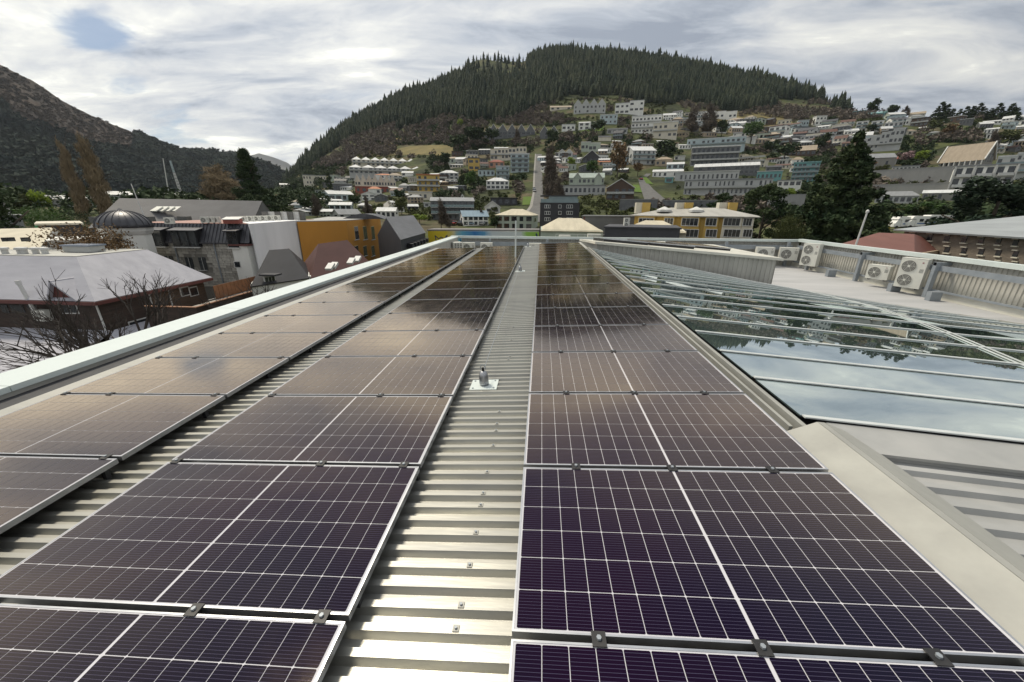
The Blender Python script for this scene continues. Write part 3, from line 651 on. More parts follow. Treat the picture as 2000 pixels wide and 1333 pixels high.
def scatter(name, templates, pos, hts, wid, m, kind='stuff', label=None, cat=None):
    Vs, Ts = [], []; b = 0; r = np.random.RandomState(len(pos))
    idx = r.randint(0, len(templates), len(pos)); ang = r.uniform(0, 6.283, len(pos))
    for k, (tv, tt) in enumerate(templates):
        sel = np.nonzero(idx == k)[0]
        if not len(sel): continue
        c, s = np.cos(ang[sel])[:, None], np.sin(ang[sel])[:, None]
        x = (tv[None, :, 0]*c-tv[None, :, 1]*s)*wid[sel][:, None]+pos[sel, 0][:, None]
        y = (tv[None, :, 0]*s+tv[None, :, 1]*c)*wid[sel][:, None]+pos[sel, 1][:, None]
        z = tv[None, :, 2]*hts[sel][:, None]+pos[sel, 2][:, None]
        V = np.stack([x, y, z], -1).reshape(-1, 3); T = (tt[None]+(np.arange(len(sel))*len(tv))[:, None, None]).reshape(-1, 3)+b
        Vs.append(V); Ts.append(T); b += len(V)
    o = bulk(name, np.vstack(Vs), np.vstack(Ts), m); tag(o, label, cat, kind=kind); return o
CT = [conifer_template(7, 5, s) for s in range(6)]
BT = [bush_template(46, s) for s in range(6)]; BTT = [bush_template(60, 20+s, 1.0, .16) for s in range(5)]
def rand_polar(n, d0, d1, a0, a1, r):
    D = np.sqrt(r.uniform(d0*d0, d1*d1, n)); a = r.uniform(a0, a1, n); return a, D
HBOX = []
def plant_forest():
    r = np.random.RandomState(5)
    a, D = rand_polar(26000, 430, 1075, math.radians(-36), math.radians(46), r)
    ai = np.clip(((a-AZ[0])/(AZ[1]-AZ[0])), 0, NAZ-1).astype(int)
    ok = D < cD[ai]*1.03; a, D = a[ok], D[ok]; z = terr_polar(a, D); x, y = D*np.sin(a), D*np.cos(a)
    px, py = photo_px(x, y, z)
    low = np.interp(px, [500, 545, 600, 650, 700, 780, 850, 900, 950, 1000, 1050, 1100, 1200, 1300, 1400, 1500, 1600, 1660, 1675], [372, 372, 338, 300, 268, 248, 236, 240, 238, 232, 212, 196, 196, 205, 222, 212, 208, 218, 195])
    nz = fbm(x, y, 70, 31, 3)*55
    top = (px > 890) & (px < 1030) & (py < 152)        # bare rocky knob on the skyline
    f = (py < low+nz) & (px > 535) & (px < 1672) & ~(top & (r.uniform(0, 1, len(px)) < .92))
    P = np.stack([x, y, z-1], -1)[f]; h = r.uniform(9, 19, len(P))*np.where(r.uniform(0, 1, len(P)) < .12, 1.35, 1.0)
    scatter('conifer_forest', CT, P, h, h*r.uniform(1.0, 1.6, len(P)), M_CONIF, label='dense dark conifer forest covering the hill above the houses', cat='forest')
    # bare, grey-brown deciduous belt under the forest and between the houses
    g = (~f) & (px > 540) & (px < 2060) & (py < 330) & (py > low-8) & (fbm(x, y, 90, 77, 3) > -.06)
    g &= ~((px > 1100) & (px < 1330) & (py > 200) & (py < 262)) & ~((px > 770) & (px < 885) & (py > 284) & (py < 306))
    for (bx0, bx1, by0, by1) in HBOX: g &= ~((px > bx0-3) & (px < bx1+3) & (py > by0-1) & (py < by1+9))
    P = np.stack([x, y, z-.5], -1)[g]; P = P[r.uniform(0, 1, len(P)) < .62]; h = r.uniform(3.5, 8.5, len(P))
    scatter('bare_woodland', BTT, P, h, h*r.uniform(.8, 1.3, len(P)), M_BARE, label='leafless grey brown woodland between forest and houses', cat='woodland')
    # scrub over the whole built slope
    a, D = rand_polar(15000, 150, 640, math.radians(-33), math.radians(52), r); z = terr_polar(a, D); x, y = D*np.sin(a), D*np.cos(a); px, py = photo_px(x, y, z)
    n = fbm(x, y, 60, 55, 3)
    road = (np.abs(px-np.interp(py, [290, 390, 430], [1052, 1050, 1040])) < np.interp(py, [290, 430], [12, 40])) | ((px > 1225) & (px < 1320) & (py > 330) & (py < 400))
    field = ((px > 750) & (px < 885) & (py > 284) & (py < 308)) | ((py < 262) & (px > 1300) & (px < 1560) & (py > 205))
    keep = ~road & ~field & (py < 452) & (px > 545)
    inb = np.zeros(len(px), bool)
    for (bx0, bx1, by0, by1) in HBOX: inb |= (px > bx0-2) & (px < bx1+2) & (py > by0) & (py < by1+7)
    keep &= ~inb
    for nm, m_, cond, hh, lab in (('olive_scrub', M_OLIVE, n > .02, (1.2, 3.2), 'olive green scrub scattered between the hillside houses'),
                                  ('dark_scrub', M_DGREEN, n < -.06, (1.5, 4.2), 'dark evergreen shrubs scattered between the hillside houses'),
                                  ('bare_scrub', M_BARE, (n >= -.06) & (n <= .02), (1.5, 4.5), 'bare brownish shrubs scattered between the hillside houses')):
        k = keep & cond; P = np.stack([x, y, z-.3], -1)[k]; h = r.uniform(*hh, len(P)); scatter(nm, BT, P, h, h*r.uniform(.9, 1.6, len(P)), m_, label=lab, cat='scrub')
    # the valley floor and the wooded lower flank of the left mountain
    az, Dm, zm, t = LM; i = r.randint(1, zm.shape[0]-2, 30000); j = r.randint(0, zm.shape[1]-2, 30000); fi, fj = r.uniform(0, 1, 30000), r.uniform(0, 1, 30000)
    Dd = Dm[i, j]*(1-fi)+Dm[i+1, j]*fi; aa = az[j]*(1-fj)+az[j+1]*fj; zz = (zm[i, j]*(1-fi)+zm[i+1, j]*fi)*(1-fj)+(zm[i, j+1]*(1-fi)+zm[i+1, j+1]*fi)*fj
    x, y = Dd*np.sin(aa), Dd*np.cos(aa); px, py = photo_px(x, y, zz); n = fbm(x, y, 260, 91, 4)
    bnd = np.interp(px, [-500, 0, 40, 100, 160, 200, 260, 330, 400, 480, 560], [120, 200, 238, 262, 286, 296, 302, 306, 306, 308, 330])
    k = (py > bnd+n*60) & (px > -60) | ((n > .17) & (px > 110)) | ((px > 270) & (n > -.25))
    P = np.stack([x, y, zz-2], -1)[k]; h = r.uniform(13, 26, len(P)); scatter('mountain_forest', CT[:3]+BT[:3], P, h, h*r.uniform(.9, 1.5, len(P)), M_MTREES, label='dark mixed forest on the lower flank of the left mountain', cat='forest')
    hk = (~k) & (px > -80) & (r.uniform(0, 1, len(px)) < .5); P = np.stack([x, y, zz-.6], -1)[hk]; h = r.uniform(2, 6, len(P)); scatter('heath_scrub', BT, P, h, h*r.uniform(1.2, 2.6, len(P)), mat('heath_shrubs', (.045, .036, .030), (.085, .062, .048), .02, .95, coords='World', spec=.1), label='low brown shrubs dotting the heath of the left mountain', cat='scrub')
    a, D = rand_polar(2600, 140, 1000, math.radians(-66), math.radians(-29), r); z = terr_polar(a, D); x, y = D*np.sin(a), D*np.cos(a)
    P = np.stack([x, y, z-.3], -1); h = r.uniform(3, 9, len(P)); scatter('valley_scrub', [bush_template(150, 60+s, 1.0, .10) for s in range(4)], P, h, h*1.3, M_DGREEN, label='dark trees and shrubs dotted across the valley floor', cat='scrub')

def leafcloud(clumps, nq, s, seed, flat=0.0, droop=0.0, thin=.55):   # clumps: (x,y,z,rx,rz); quads near the clump surfaces
    r = np.random.RandomState(seed); c = np.array(clumps, float); w = c[:, 3]**2; i = r.choice(len(c), nq, p=w/w.sum())
    d = r.normal(size=(nq, 3)); d /= np.linalg.norm(d, axis=1)[:, None]; rad = r.uniform(.45, 1.05, nq)[:, None]
    p = c[i, :3]+d*rad*np.stack([c[i, 3], c[i, 3], c[i, 4]], 1)
    a = r.normal(size=(nq, 3)); a[:, 2] *= 1-flat; a[:, 2] -= droop; a /= np.linalg.norm(a, axis=1)[:, None]; b = np.cross(a, d+r.normal(size=(nq, 3))*.5); b /= np.linalg.norm(b, axis=1)[:, None]
    sz = s*r.uniform(.5, 1.25, nq)[:, None]
    V = np.stack([p-a*sz, p+b*sz*thin, p+a*sz, p-b*sz*thin], 1).reshape(-1, 3); return V, np.arange(len(V)).reshape(-1, 4)
def npmesh(name, V, Fq, m):
    o = bulk(name, V, Fq, m, kind=None); me = o.data; bpy.data.objects.remove(o); return me
def trunk_mesh(h, r0, r1, limbs, seed, m):
    r = random.Random(seed); mb = MB(); mb.cyl((0, 0, -1), (0, 0, h), r0, r1, 8)
    for k in range(limbs):
        z = h*r.uniform(.35, .95); a = r.uniform(0, 6.28); l = h*r.uniform(.2, .38); mb.cyl((0, 0, z), (l*math.cos(a), l*math.sin(a), z+l*r.uniform(.4, .9)), r0*.35, r0*.08, 5)
    return mb.mesh('trunk', m)
def round_crown(seed, n=9, tall=.8):
    r = random.Random(seed); c = [(0, 0, .55, .26, .24)]
    for k in range(n):
        a = r.uniform(0, 6.28); q = r.uniform(.12, .30); z = r.uniform(.28, .85); sz = r.uniform(.11, .20); c.append((q*math.cos(a)*(1.2-z*.6), q*math.sin(a)*(1.2-z*.6), z, sz, sz*.85))
    return c
TREEKIND = {}
def treekind(key, m, crown, nq, s, trunk, flat=0, droop=0):
    TREEKIND[key] = [(npmesh('crown', *leafcloud(crown(sd), nq, s, sd, flat, droop), m), trunk_mesh(.55, .03, .012, 6, sd, trunk)) for sd in range(3)]
treekind('olive', M_OLIVE, round_crown, 700, .055, M_TRUNK); treekind('lime', M_LIME, round_crown, 700, .055, M_TRUNK); treekind('dark', M_DGREEN, round_crown, 800, .06, M_TRUNK)
treekind('rust', M_AUT, round_crown, 600, .05, M_TRUNK); treekind('pink', M_PINK, round_crown, 600, .05, M_TRUNK); treekind('green', M_GRN, round_crown, 700, .055, M_TRUNK); treekind('yellow', M_YEL, round_crown, 600, .05, M_TRUNK)
def spindly(sd):
    r = random.Random(sd+50); return [(r.uniform(-.2, .2)*(1.1-z), r.uniform(-.2, .2)*(1.1-z), z, .12*(1.25-z), .14) for z in np.linspace(.2, .92, 12)]
TREEKIND['bare'] = [(npmesh('crown', *leafcloud(spindly(sd), 2600, .085, sd, 0, -1.2, .07), mat('twig_crown', (.095, .078, .066), (.13, .11, .085), 2, .95, spec=.1)), trunk_mesh(.7, .022, .008, 14, sd, M_BARK2)) for sd in range(3)]
for me_, _t in TREEKIND['bare']:   # thin upward twigs rather than leaves
    pass
def colcrown(sd):
    r = random.Random(sd+9); return [(r.uniform(-.05, .05), r.uniform(-.05, .05), z, .15*math.sin(math.pi*min(1, z*.9+.12))**.7+.012, .07) for z in np.linspace(.06, .97, 18)]
TREEKIND['poplar'] = [(npmesh('crown', *leafcloud(colcrown(sd), 9000, .030, sd, 0, -2.2, .13), mat('poplar_twigs', (.27, .21, .13), (.19, .15, .10), 1.2, .95, spec=.1)), trunk_mesh(.9, .02, .004, 12, sd, M_TRUNK)) for sd in range(2)]
def conecrown(sd):
    r = random.Random(sd+3); c = []
    for k in range(70):
        z = r.uniform(.04, .97); R = .24*(1-z)**.75+.01; a = r.uniform(0, 6.28); q = R*r.uniform(.55, 1.0); c.append((q*math.cos(a), q*math.sin(a), z, .035+.05*(1-z), .035+.025*(1-z)))
    return c
TREEKIND['spruce'] = [(npmesh('crown', *leafcloud(conecrown(sd), 3200, .028, sd, .3, .25), M_DGREEN), trunk_mesh(.9, .02, .004, 0, sd, M_TRUNK)) for sd in range(3)]
def fine(key, m):
    TREEKIND[key] = [(npmesh('crown', *leafcloud(round_crown(sd+4, 22), 11000, .011, sd), m), trunk_mesh(.6, .02, .008, 12, sd, M_BARK2)) for sd in range(2)]
fine('rust_fine', M_AUT); fine('yellow_fine', M_YEL); fine('green_fine', M_GRN); fine('olive_fine', M_OLIVE); fine('dark_fine', M_DGREEN)
def tree(px, py, hpx, kind, label, wide=1.0, D=None, name=None, group=None, k=0, base=None):
    p = onD(px, py, D) if D else terr_hit(px, py)
    if D: p.z = terr_xy(p.x, p.y) if base is None else base
    h = hpx*pxscale(p)
    if D: h = onD(px, py-hpx, D).z-p.z
    t = thing(name or {'olive': 'olive_tree', 'bare': 'bare_tree', 'poplar': 'poplar_tree', 'spruce': 'spruce_tree', 'dark': 'evergreen_tree'}.get(kind, kind+'_tree'), label, 'tree', p, random.uniform(0, 6.28), group)
    kk = kind+'_fine' if (D and D < 110 and kind+'_fine' in TREEKIND) else kind; cr, tr = TREEKIND[kk][k % len(TREEKIND[kk])]
    t.scale = (h*wide, h*wide, h); link('crown', cr, t); link('trunk', tr, t); return t
# --- trees that stand out one by one
def big_sequoia():
    D = 92.0; p = onD(1622, 470, D); p.z = 1.2; top = onD(1632, 258, D).z; h = top-p.z; t = thing('sequoia_tree', 'huge dark conical sequoia towering behind the side parapet', 'tree', p)
    r = random.Random(4); cl = []
    prof = lambda z: float(np.interp(z, [0, .08, .25, .42, .58, .72, .85, .95, 1], [12.3, 12.6, 10.8, 8.3, 5.8, 3.7, 1.9, .7, .12]))
    for k in range(420):
        z = r.uniform(0.02, .985)**1.15; a = r.uniform(0, 6.28); R = prof(z)*(1+.16*math.sin(3*a+z*17)+.10*math.sin(7*a-z*31)); q = R*r.uniform(.62, .98)
        s = r.uniform(.8, 1.6)*(1-.68*z); cl.append((q*math.cos(a), q*math.sin(a), z*h, s, s*.8))
    V, Fq = leafcloud(cl, 42000, .34, 3, .2, .35); bulk('crown', V, Fq, mat('sequoia_foliage', (.020, .040, .019), (.054, .072, .030), .35, .85, spec=.15, detail=6), t, None)
    inner = []
    for z in np.linspace(.03, .95, 16): inner.append((0, 0, z*h, prof(z)*.62, h*.05))
    V, Fq = leafcloud(inner, 9000, .7, 8); bulk('inner_foliage', V, Fq, M_DGREEN, t, None)
    m = MB(); m.cyl((0, 0, -2), (0, 0, h*.96), 1.2, .08, 10); m.build('trunk', M_TRUNK, t)
big_sequoia()
def lump_tree(name, label, px, py, D, rx, hpx, m, n=60, nq=9000, s=.3, seed=1, flat=.2, shape=None, base=None):
    p = onD(px, py, D); p.z = terr_xy(p.x, p.y) if base is None else base; h = onD(px, py-hpx, D).z-p.z; t = thing(name, label, 'tree', p); r = random.Random(seed); cl = []
    shape = shape or (lambda z: math.sin(math.pi*min(1, max(0.02, z*.92+.06)))**.6)
    for k in range(n):
        z = r.uniform(.05, .97); a = r.uniform(0, 6.28); q = rx*shape(z)*r.uniform(.45, .95); sz = rx*r.uniform(.14, .28); cl.append((q*math.cos(a), q*math.sin(a), z*h, sz, sz*.6))
    V, Fq = leafcloud(cl, nq, s, seed, flat, .1); bulk('crown', V, Fq, m, t, None); mm = MB(); mm.cyl((0, 0, -2), (0, 0, h*.8), rx*.07, rx*.02, 8)
    for k in range(8):
        a = r.uniform(0, 6.28); z = h*r.uniform(.25, .7); mm.cyl((0, 0, z), (rx*.6*math.cos(a), rx*.6*math.sin(a), z+h*.15), rx*.03, rx*.01, 5)
    mm.build('trunk', M_TRUNK, t); return t
cone = lambda z: max(.05, 1-z)**.8
lump_tree('cypress_tree', 'broad dark evergreen beside the yellow apartment block', 1482, 466, 95, 5.6, 108, M_DGREEN, 70, 12000, .28, 2)
lump_tree('cypress_tree', 'low dark evergreen rising behind the yellow apartment roof', 1405, 420, 118, 4.2, 44, M_DGREEN, 50, 7000, .25, 12)
lump_tree('pine_tree', 'spreading dark pine in front of the white concrete apartments', 1935, 434, 85, 8.2, 92, mat('pine_needles', (.014, .028, .018), (.034, .05, .03), .4, .85, spec=.15), 60, 15000, .30, 3, .75, lambda z: .35+.65*math.sin(math.pi*min(1, z*.8+.22)))
lump_tree('sequoia_tree', 'tall narrow sequoia above the long grey roof', 500, 420, 150, 6.6, 128, M_DGREEN, 150, 22000, .26, 5, .2, lambda z: max(.03, (1-z))**.9*.95+.12*math.sin(z*20)*(1-z))
lump_tree('cypress_tree', 'dark evergreen clump at the foot of the narrow sequoia', 505, 424, 140, 6.5, 40, M_DGREEN, 50, 9000, .28, 6)
lump_tree('spruce_tree', 'dark conifer at the left edge beside the green bushes', 8, 452, 75, 5.2, 108, M_DGREEN, 110, 14000, .24, 7, .4, cone)
for i, (px, py, h, w) in enumerate(((162, 410, 136, .5), (204, 410, 150, .58))):
    tree(px, py, h, 'poplar', ('tall bare golden poplar behind the dome, left of a pair', 'tall bare golden poplar behind the dome, right of a pair')[i], w, 140, k=i)
tree(437, 402, 82, 'poplar', 'broad brown bare poplar clump behind the long grey roof', 2.0, 170, k=1)
tree(455, 402, 60, 'poplar', 'low brown bare poplar next to the narrow sequoia', 2.4, 165, k=0)
for i, (px, py, h, kind, lab, w) in enumerate([
    (100, 440, 40, 'green', 'bright green rounded bush below the left valley trees', 1.9), (60, 425, 50, 'olive', 'olive tree with loose crown beside the left conifer', 1.2), (85, 405, 45, 'lime', 'pale spring tree in front of the left mountain', .8),
    (150, 440, 35, 'dark', 'dark bush right of the bright green rounded bush', 1.4), (265, 405, 32, 'dark', 'dark evergreen between the poplars and the crane mast', 1.3), (300, 400, 20, 'olive', 'small olive bush behind the long grey roof', 1.6)]):
    tree(px, py, h, kind, lab, w, 105 if i in (0, 3) else 150, k=i)
for i, (px, py, h, kind, lab, w) in enumerate([
    (820, 438, 20, 'lime', 'low lime green willow beside the charcoal barn roof', 2.0), (920, 372, 38, 'green', 'bright green rounded tree above the glass fronted lodge', 1.0), (898, 252, 20, 'lime', 'lime green tree alone on the slope below the forest', 1.1),
    (903, 370, 36, 'spruce', 'slim dark cypress left of the bright green rounded tree', .8), (785, 420, 35, 'olive', 'loose olive tree above the lime green willow', 1.3), (862, 448, 55, 'bare', 'bare reddish tree beside the blue roofed house', 1.2),
    (940, 440, 30, 'bare', 'bare tree in front of the blue roofed house', 1.2), (966, 448, 26, 'dark', 'dark shrub between blue roofed and cream roofed houses', 1.2), (965, 418, 16, 'olive', 'light shrub in front of the white cottage', 1.3),
    (720, 425, 40, 'bare', 'bare tree beside the lane below the red terrace', 1.1), (620, 425, 42, 'bare', 'brown bare tree left of the grey roofed cottages', 1.2), (600, 420, 36, 'dark', 'dark tree among the small houses at the hill foot', 1.1),
    (575, 385, 30, 'dark', 'dark evergreen near the orange roofed house', 1.0), (645, 372, 34, 'spruce', 'dark spruce beside the pale long block', 1.0), (695, 408, 30, 'dark', 'dark tree above the white roofed house', 1.1), (780, 395, 25, 'dark', 'dark tree between red terrace and yellow building', 1.2),
    (1075, 400, 90, 'bare', 'tall bare brown tree beside the uphill road, below its pair', 1.0), (1075, 350, 60, 'bare', 'bare brown tree beside the upper uphill road', 1.1), (1090, 410, 60, 'bare', 'bare brown tree above the black block', 1.0),
    (1205, 350, 70, 'rust', 'tall rust coloured tree right of the dark A-frame house', .9), (1215, 330, 45, 'bare', 'bare tree left of the grey stacked house', 1.0), (1155, 345, 30, 'green', 'fresh green shrub above the old villa', 1.4), (1115, 330, 22, 'lime', 'lime shrub above the old villa roof', 1.3),
    (930, 290, 45, 'dark', 'dark tree below the row of gabled chalets', 1.4), (960, 282, 30, 'dark', 'dark evergreen under the middle of the chalet row', 1.3), (1010, 285, 30, 'bare', 'bare tree under the right end of the chalet row', 1.5), (895, 300, 40, 'dark', 'dark tree right of the grassy clearing', 1.3),
    (870, 330, 30, 'dark', 'dark tree below the grassy clearing', 1.3), (1080, 290, 36, 'dark', 'dark evergreen above the top of the uphill road', 1.2), (1165, 265, 32, 'dark', 'dark bush below the white hillside apartments', 1.3), (1380, 265, 55, 'bare', 'bare reddish wood above the long grey apartment block', 1.4),
    (1350, 262, 45, 'bare', 'pale bare wood right of the white hillside apartments', 1.5), (1408, 270, 38, 'dark', 'dark evergreen above the pale flats', 1.0), (1465, 282, 42, 'green', 'bright green tree above the white stepped terraces', 1.3), (1300, 318, 44, 'dark', 'dark evergreen mass left of the grey apartment block', 1.6),
    (1530, 318, 42, 'dark', 'dark trees below the tan roofed house', 1.5), (1505, 305, 30, 'dark', 'dark tree right of the white stepped terraces', 1.3), (1600, 300, 38, 'dark', 'dark tree right of the tan roofed house', 1.2), (1540, 395, 30, 'lime', 'yellow green tree below the white square block', 1.1),
    (1795, 322, 26, 'lime', 'lime green bush left of the church', 1.5), (1768, 322, 26, 'pink', 'pink blossom tree left of the church', 1.5), (1690, 340, 30, 'rust', 'rust brown bush below the gabled grey house', 1.4), (1720, 345, 22, 'olive', 'olive bush above the concrete retaining wall', 1.5),
    (1700, 226, 30, 'dark', 'dark tree at the right end of the hill forest', 1.2), (1745, 215, 26, 'dark', 'dark crest tree beside the teal roofed house', 1.3), (1770, 215, 22, 'bare', 'bare tree on the right crest', 1.6), (1930, 300, 40, 'bare', 'bare tree behind the church gable', 1.4), (1960, 295, 45, 'olive', 'olive wood right of the church', 1.5),
    (1820, 262, 26, 'olive', 'olive bush above the long slanted flats', 1.6), (1850, 270, 26, 'rust', 'rusty bush above the church roof', 1.6), (1700, 262, 20, 'dark', 'dark shrub beside the stacked white houses', 1.4), (1245, 345, 26, 'rust', 'rusty shrub above the side lane', 1.4), (1350, 405, 24, 'olive', 'olive hedge shrub below the long grey motel', 1.8)]):
    tree(px, py, h, kind, lab, w, k=i)
r_ = random.Random(8)
for i in range(13):
    tree(1836+i*12.5, 222+r_.uniform(-2, 3), r_.uniform(16, 32), 'spruce', 'dark wind-shaped conifer in the grove on the right crest', 1.7, name='crest_conifer', group='conifers of the grove on the right crest', k=i)
for i in range(11):
    px = 1708+i*17; py = 434+(i % 2)*3
    tree(px, py, r_.uniform(30, 44), ('green', 'olive', 'dark')[(i*2) % 3], 'leafy bush in the tall hedge behind the camper vans', 1.5, 172+i*.5, name='hedge_bush', group='bushes of the tall hedge behind the camper vans', k=i)
tree(1716, 452, 24, 'yellow', 'yellow flowering shrub beside the camper vans', 1.2, 130, name='yellow_shrub')
tree(160, 500, 72, 'rust', 'rusty spring shrub in front of the white dome tower', 1.0, 56, name='rusty_shrub')
tree(186, 500, 66, 'rust', 'rusty spring shrub against the dome tower wall', 0.8, 57, name='rusty_shrub', k=1)
tree(1540, 468, 55, 'olive', 'pale olive tree left of the huge sequoia', .6, 84)
# leafless street tree below the gutter
def bare_street_tree(px, py, D, topy, label, seed, spread=.55, levels=6, name='bare_tree', start=.18):
    r = random.Random(seed); p = onD(px, py, D); p.z = terr_xy(p.x, p.y); h = onD(px, topy, D).z-p.z; t = thing(name, label, 'tree', p); mb = MB(); tw = MB()
    def grow(a, d, l, rad, lev):
        b = a+d*l; (mb if lev < 3 else tw).cyl(a, b, rad, rad*.7, 6 if lev < 2 else 4, False)
        if lev >= levels: return
        for k in range(3 if lev < 4 else 2):
            nd = (d+Vector((r.gauss(0, spread), r.gauss(0, spread), r.gauss(.12, .25)))).normalized(); grow(a+d*l*r.uniform(.7, 1), nd, l*r.uniform(.62, .86), rad*.62, lev+1)
    for k in range(4):
        d = Vector((r.gauss(0, .45), r.gauss(0, .45), 1)).normalized(); grow(Vector((0, 0, h*start)), d, h*.24*(1-start)/.82, h*.012, 1)
    mb.cyl((0, 0, -.3), (0, 0, h*(start+.02)), h*.02, h*.016, 8); mb.build('trunk', M_BARK2, t); tw.build('twigs', M_BARK2, t)
bare_street_tree(262, 690, 25, 505, 'leafless dark street tree between the timber lodge and the gutter', 12, .34, 7, start=.42)
bare_street_tree(100, 730, 24, 600, 'low leafless tree at the left end of the gutter', 9, .6)
bare_street_tree(478, 560, 42, 512, 'small leafless tree at the foot of the white wall', 3, .5, 5)
#@@HOUSES
# ------------------------------------------------------------------ hillside houses
def wm(name, c, r=.75): return mat('paint_'+name, c, tuple(x*.86 for x in c), 0.35, r, stretch=(1, 1, .35), detail=6)
WALL = dict(white=wm('white', (.76, .76, .72)), cream=wm('cream', (.62, .58, .48)), grey=wm('pale_grey', (.44, .45, .44)), dgrey=wm('dark_grey', (.13, .135, .14)), black=wm('black', (.045, .045, .05)), brown=wm('brown_timber', (.085, .055, .04)),
            blue=wm('pale_blue', (.42, .50, .52)), teal=wm('teal', (.16, .35, .35)), yellow=wm('ochre', (.52, .36, .10)), tan=wm('tan', (.36, .29, .21)), green=wm('pale_green', (.40, .45, .38)), red=wm('red', (.28, .08, .06)), stone=wm('grey_stone', (.24, .23, .21)), conc=wm('concrete', (.30, .30, .29)), salmon=wm('salmon', (.45, .24, .17)))
def rm(name, c, r=.5): return mat('roof_'+name, c, tuple(x*.8 for x in c), 0.5, max(r, .6), stretch=(2, .4, 1), detail=5, spec=.25)
ROOFM = dict(light=rm('light_metal', (.58, .59, .59), .4), grey=rm('mid_grey', (.25, .26, .27)), dark=rm('charcoal', (.07, .072, .08)), red=rm('brick_red', (.26, .075, .05)), orange=rm('orange_tile', (.45, .17, .08)), green=rm('pale_green', (.36, .42, .38)), blue=rm('blue_metal', (.24, .33, .40)), tan=rm('tan', (.34, .28, .21)), brown=rm('brown', (.12, .065, .05)), white=rm('white', (.62, .62, .60)), cream=rm('cream', (.55, .50, .38)), teal=rm('teal', (.20, .36, .36)))
M_PANE = glossy_mat('window_glass', (.018, .022, .026), (.035, .04, .045), .06, False, (1, 1, 1), .8)
M_TRIM = mat('white_trim', (.62, .62, .60), None, 1, .6)
def unit_cube(m, n):
    mb = MB(); mb.box((0, 0, 0), (1, 1, 1)); return mb.mesh(n, m)
ME_WIN = unit_cube(M_PANE, 'window'); ME_TRIM = unit_cube(M_TRIM, 'frame'); ME_BALC = unit_cube(WALL['grey'], 'balcony'); ME_GLB = unit_cube(mat('balcony_glass', (.20, .27, .28), None, .5, .15, spec=.7), 'balcony_rail')
def boxpart(name, me, parent, lo, hi):
    return link(name, me, parent, [(a+b)/2 for a, b in zip(lo, hi)], None, [b-a for a, b in zip(lo, hi)])
def roof_geom(mb, w, d, z, h, kind, ov=.35, x0=0.0):
    a, b = w/2+ov, d/2+ov
    if kind == 'gable':
        mb.slab([(x0-a, -b, z-ov*h/(d/2)), (x0+a, -b, z-ov*h/(d/2)), (x0+a, 0, z+h), (x0-a, 0, z+h)], .14); mb.slab([(x0-a, 0, z+h), (x0+a, 0, z+h), (x0+a, b, z-ov*h/(d/2)), (x0-a, b, z-ov*h/(d/2))], .14)
    elif kind == 'front':
        e = z-ov*h/(w/2)
        mb.slab([(x0-a, -b, e), (x0, -b, z+h), (x0, b, z+h), (x0-a, b, e)], .14); mb.slab([(x0, -b, z+h), (x0+a, -b, e), (x0+a, b, e), (x0, b, z+h)], .14)
    elif kind in ('hip', 'pyramid'):
        e = max(0.05, a-b) if kind == 'hip' else .05
        P = [(x0-a, -b, z), (x0+a, -b, z), (x0+a, b, z), (x0-a, b, z), (x0-e, 0, z+h), (x0+e, 0, z+h)]
        mb.add(P, [(0, 1, 5, 4), (1, 2, 5), (2, 3, 4, 5), (3, 0, 4), (3, 2, 1, 0)])
    elif kind == 'shed':
        mb.slab([(x0-a, -b, z), (x0+a, -b, z), (x0+a, b, z+h), (x0-a, b, z+h)], .16)
    else:
        mb.box2((x0-a, -b, z), (x0+a, b, z+max(.3, h)))
def gable_wall(mb, w, d, z, h, kind, x0=0.0):
    if kind == 'front':
        mb.add([(x0-w/2, -d/2, z), (x0+w/2, -d/2, z), (x0, -d/2, z+h-.16), (x0-w/2, d/2, z), (x0+w/2, d/2, z), (x0, d/2, z+h-.16)], [(0, 1, 2), (5, 4, 3)])
    elif kind == 'gable':
        mb.add([(x0-w/2, -d/2, z), (x0-w/2, d/2, z), (x0-w/2, 0, z+h-.16), (x0+w/2, -d/2, z), (x0+w/2, d/2, z), (x0+w/2, 0, z+h-.16)], [(2, 1, 0), (3, 4, 5)])
    elif kind == 'shed':
        mb.add([(x0-w/2, -d/2, z), (x0+w/2, -d/2, z), (x0+w/2, d/2, z), (x0-w/2, d/2, z), (x0+w/2, d/2, z+h-.2), (x0-w/2, d/2, z+h-.2)], [(3, 2, 4, 5), (0, 3, 5), (1, 4, 2)])
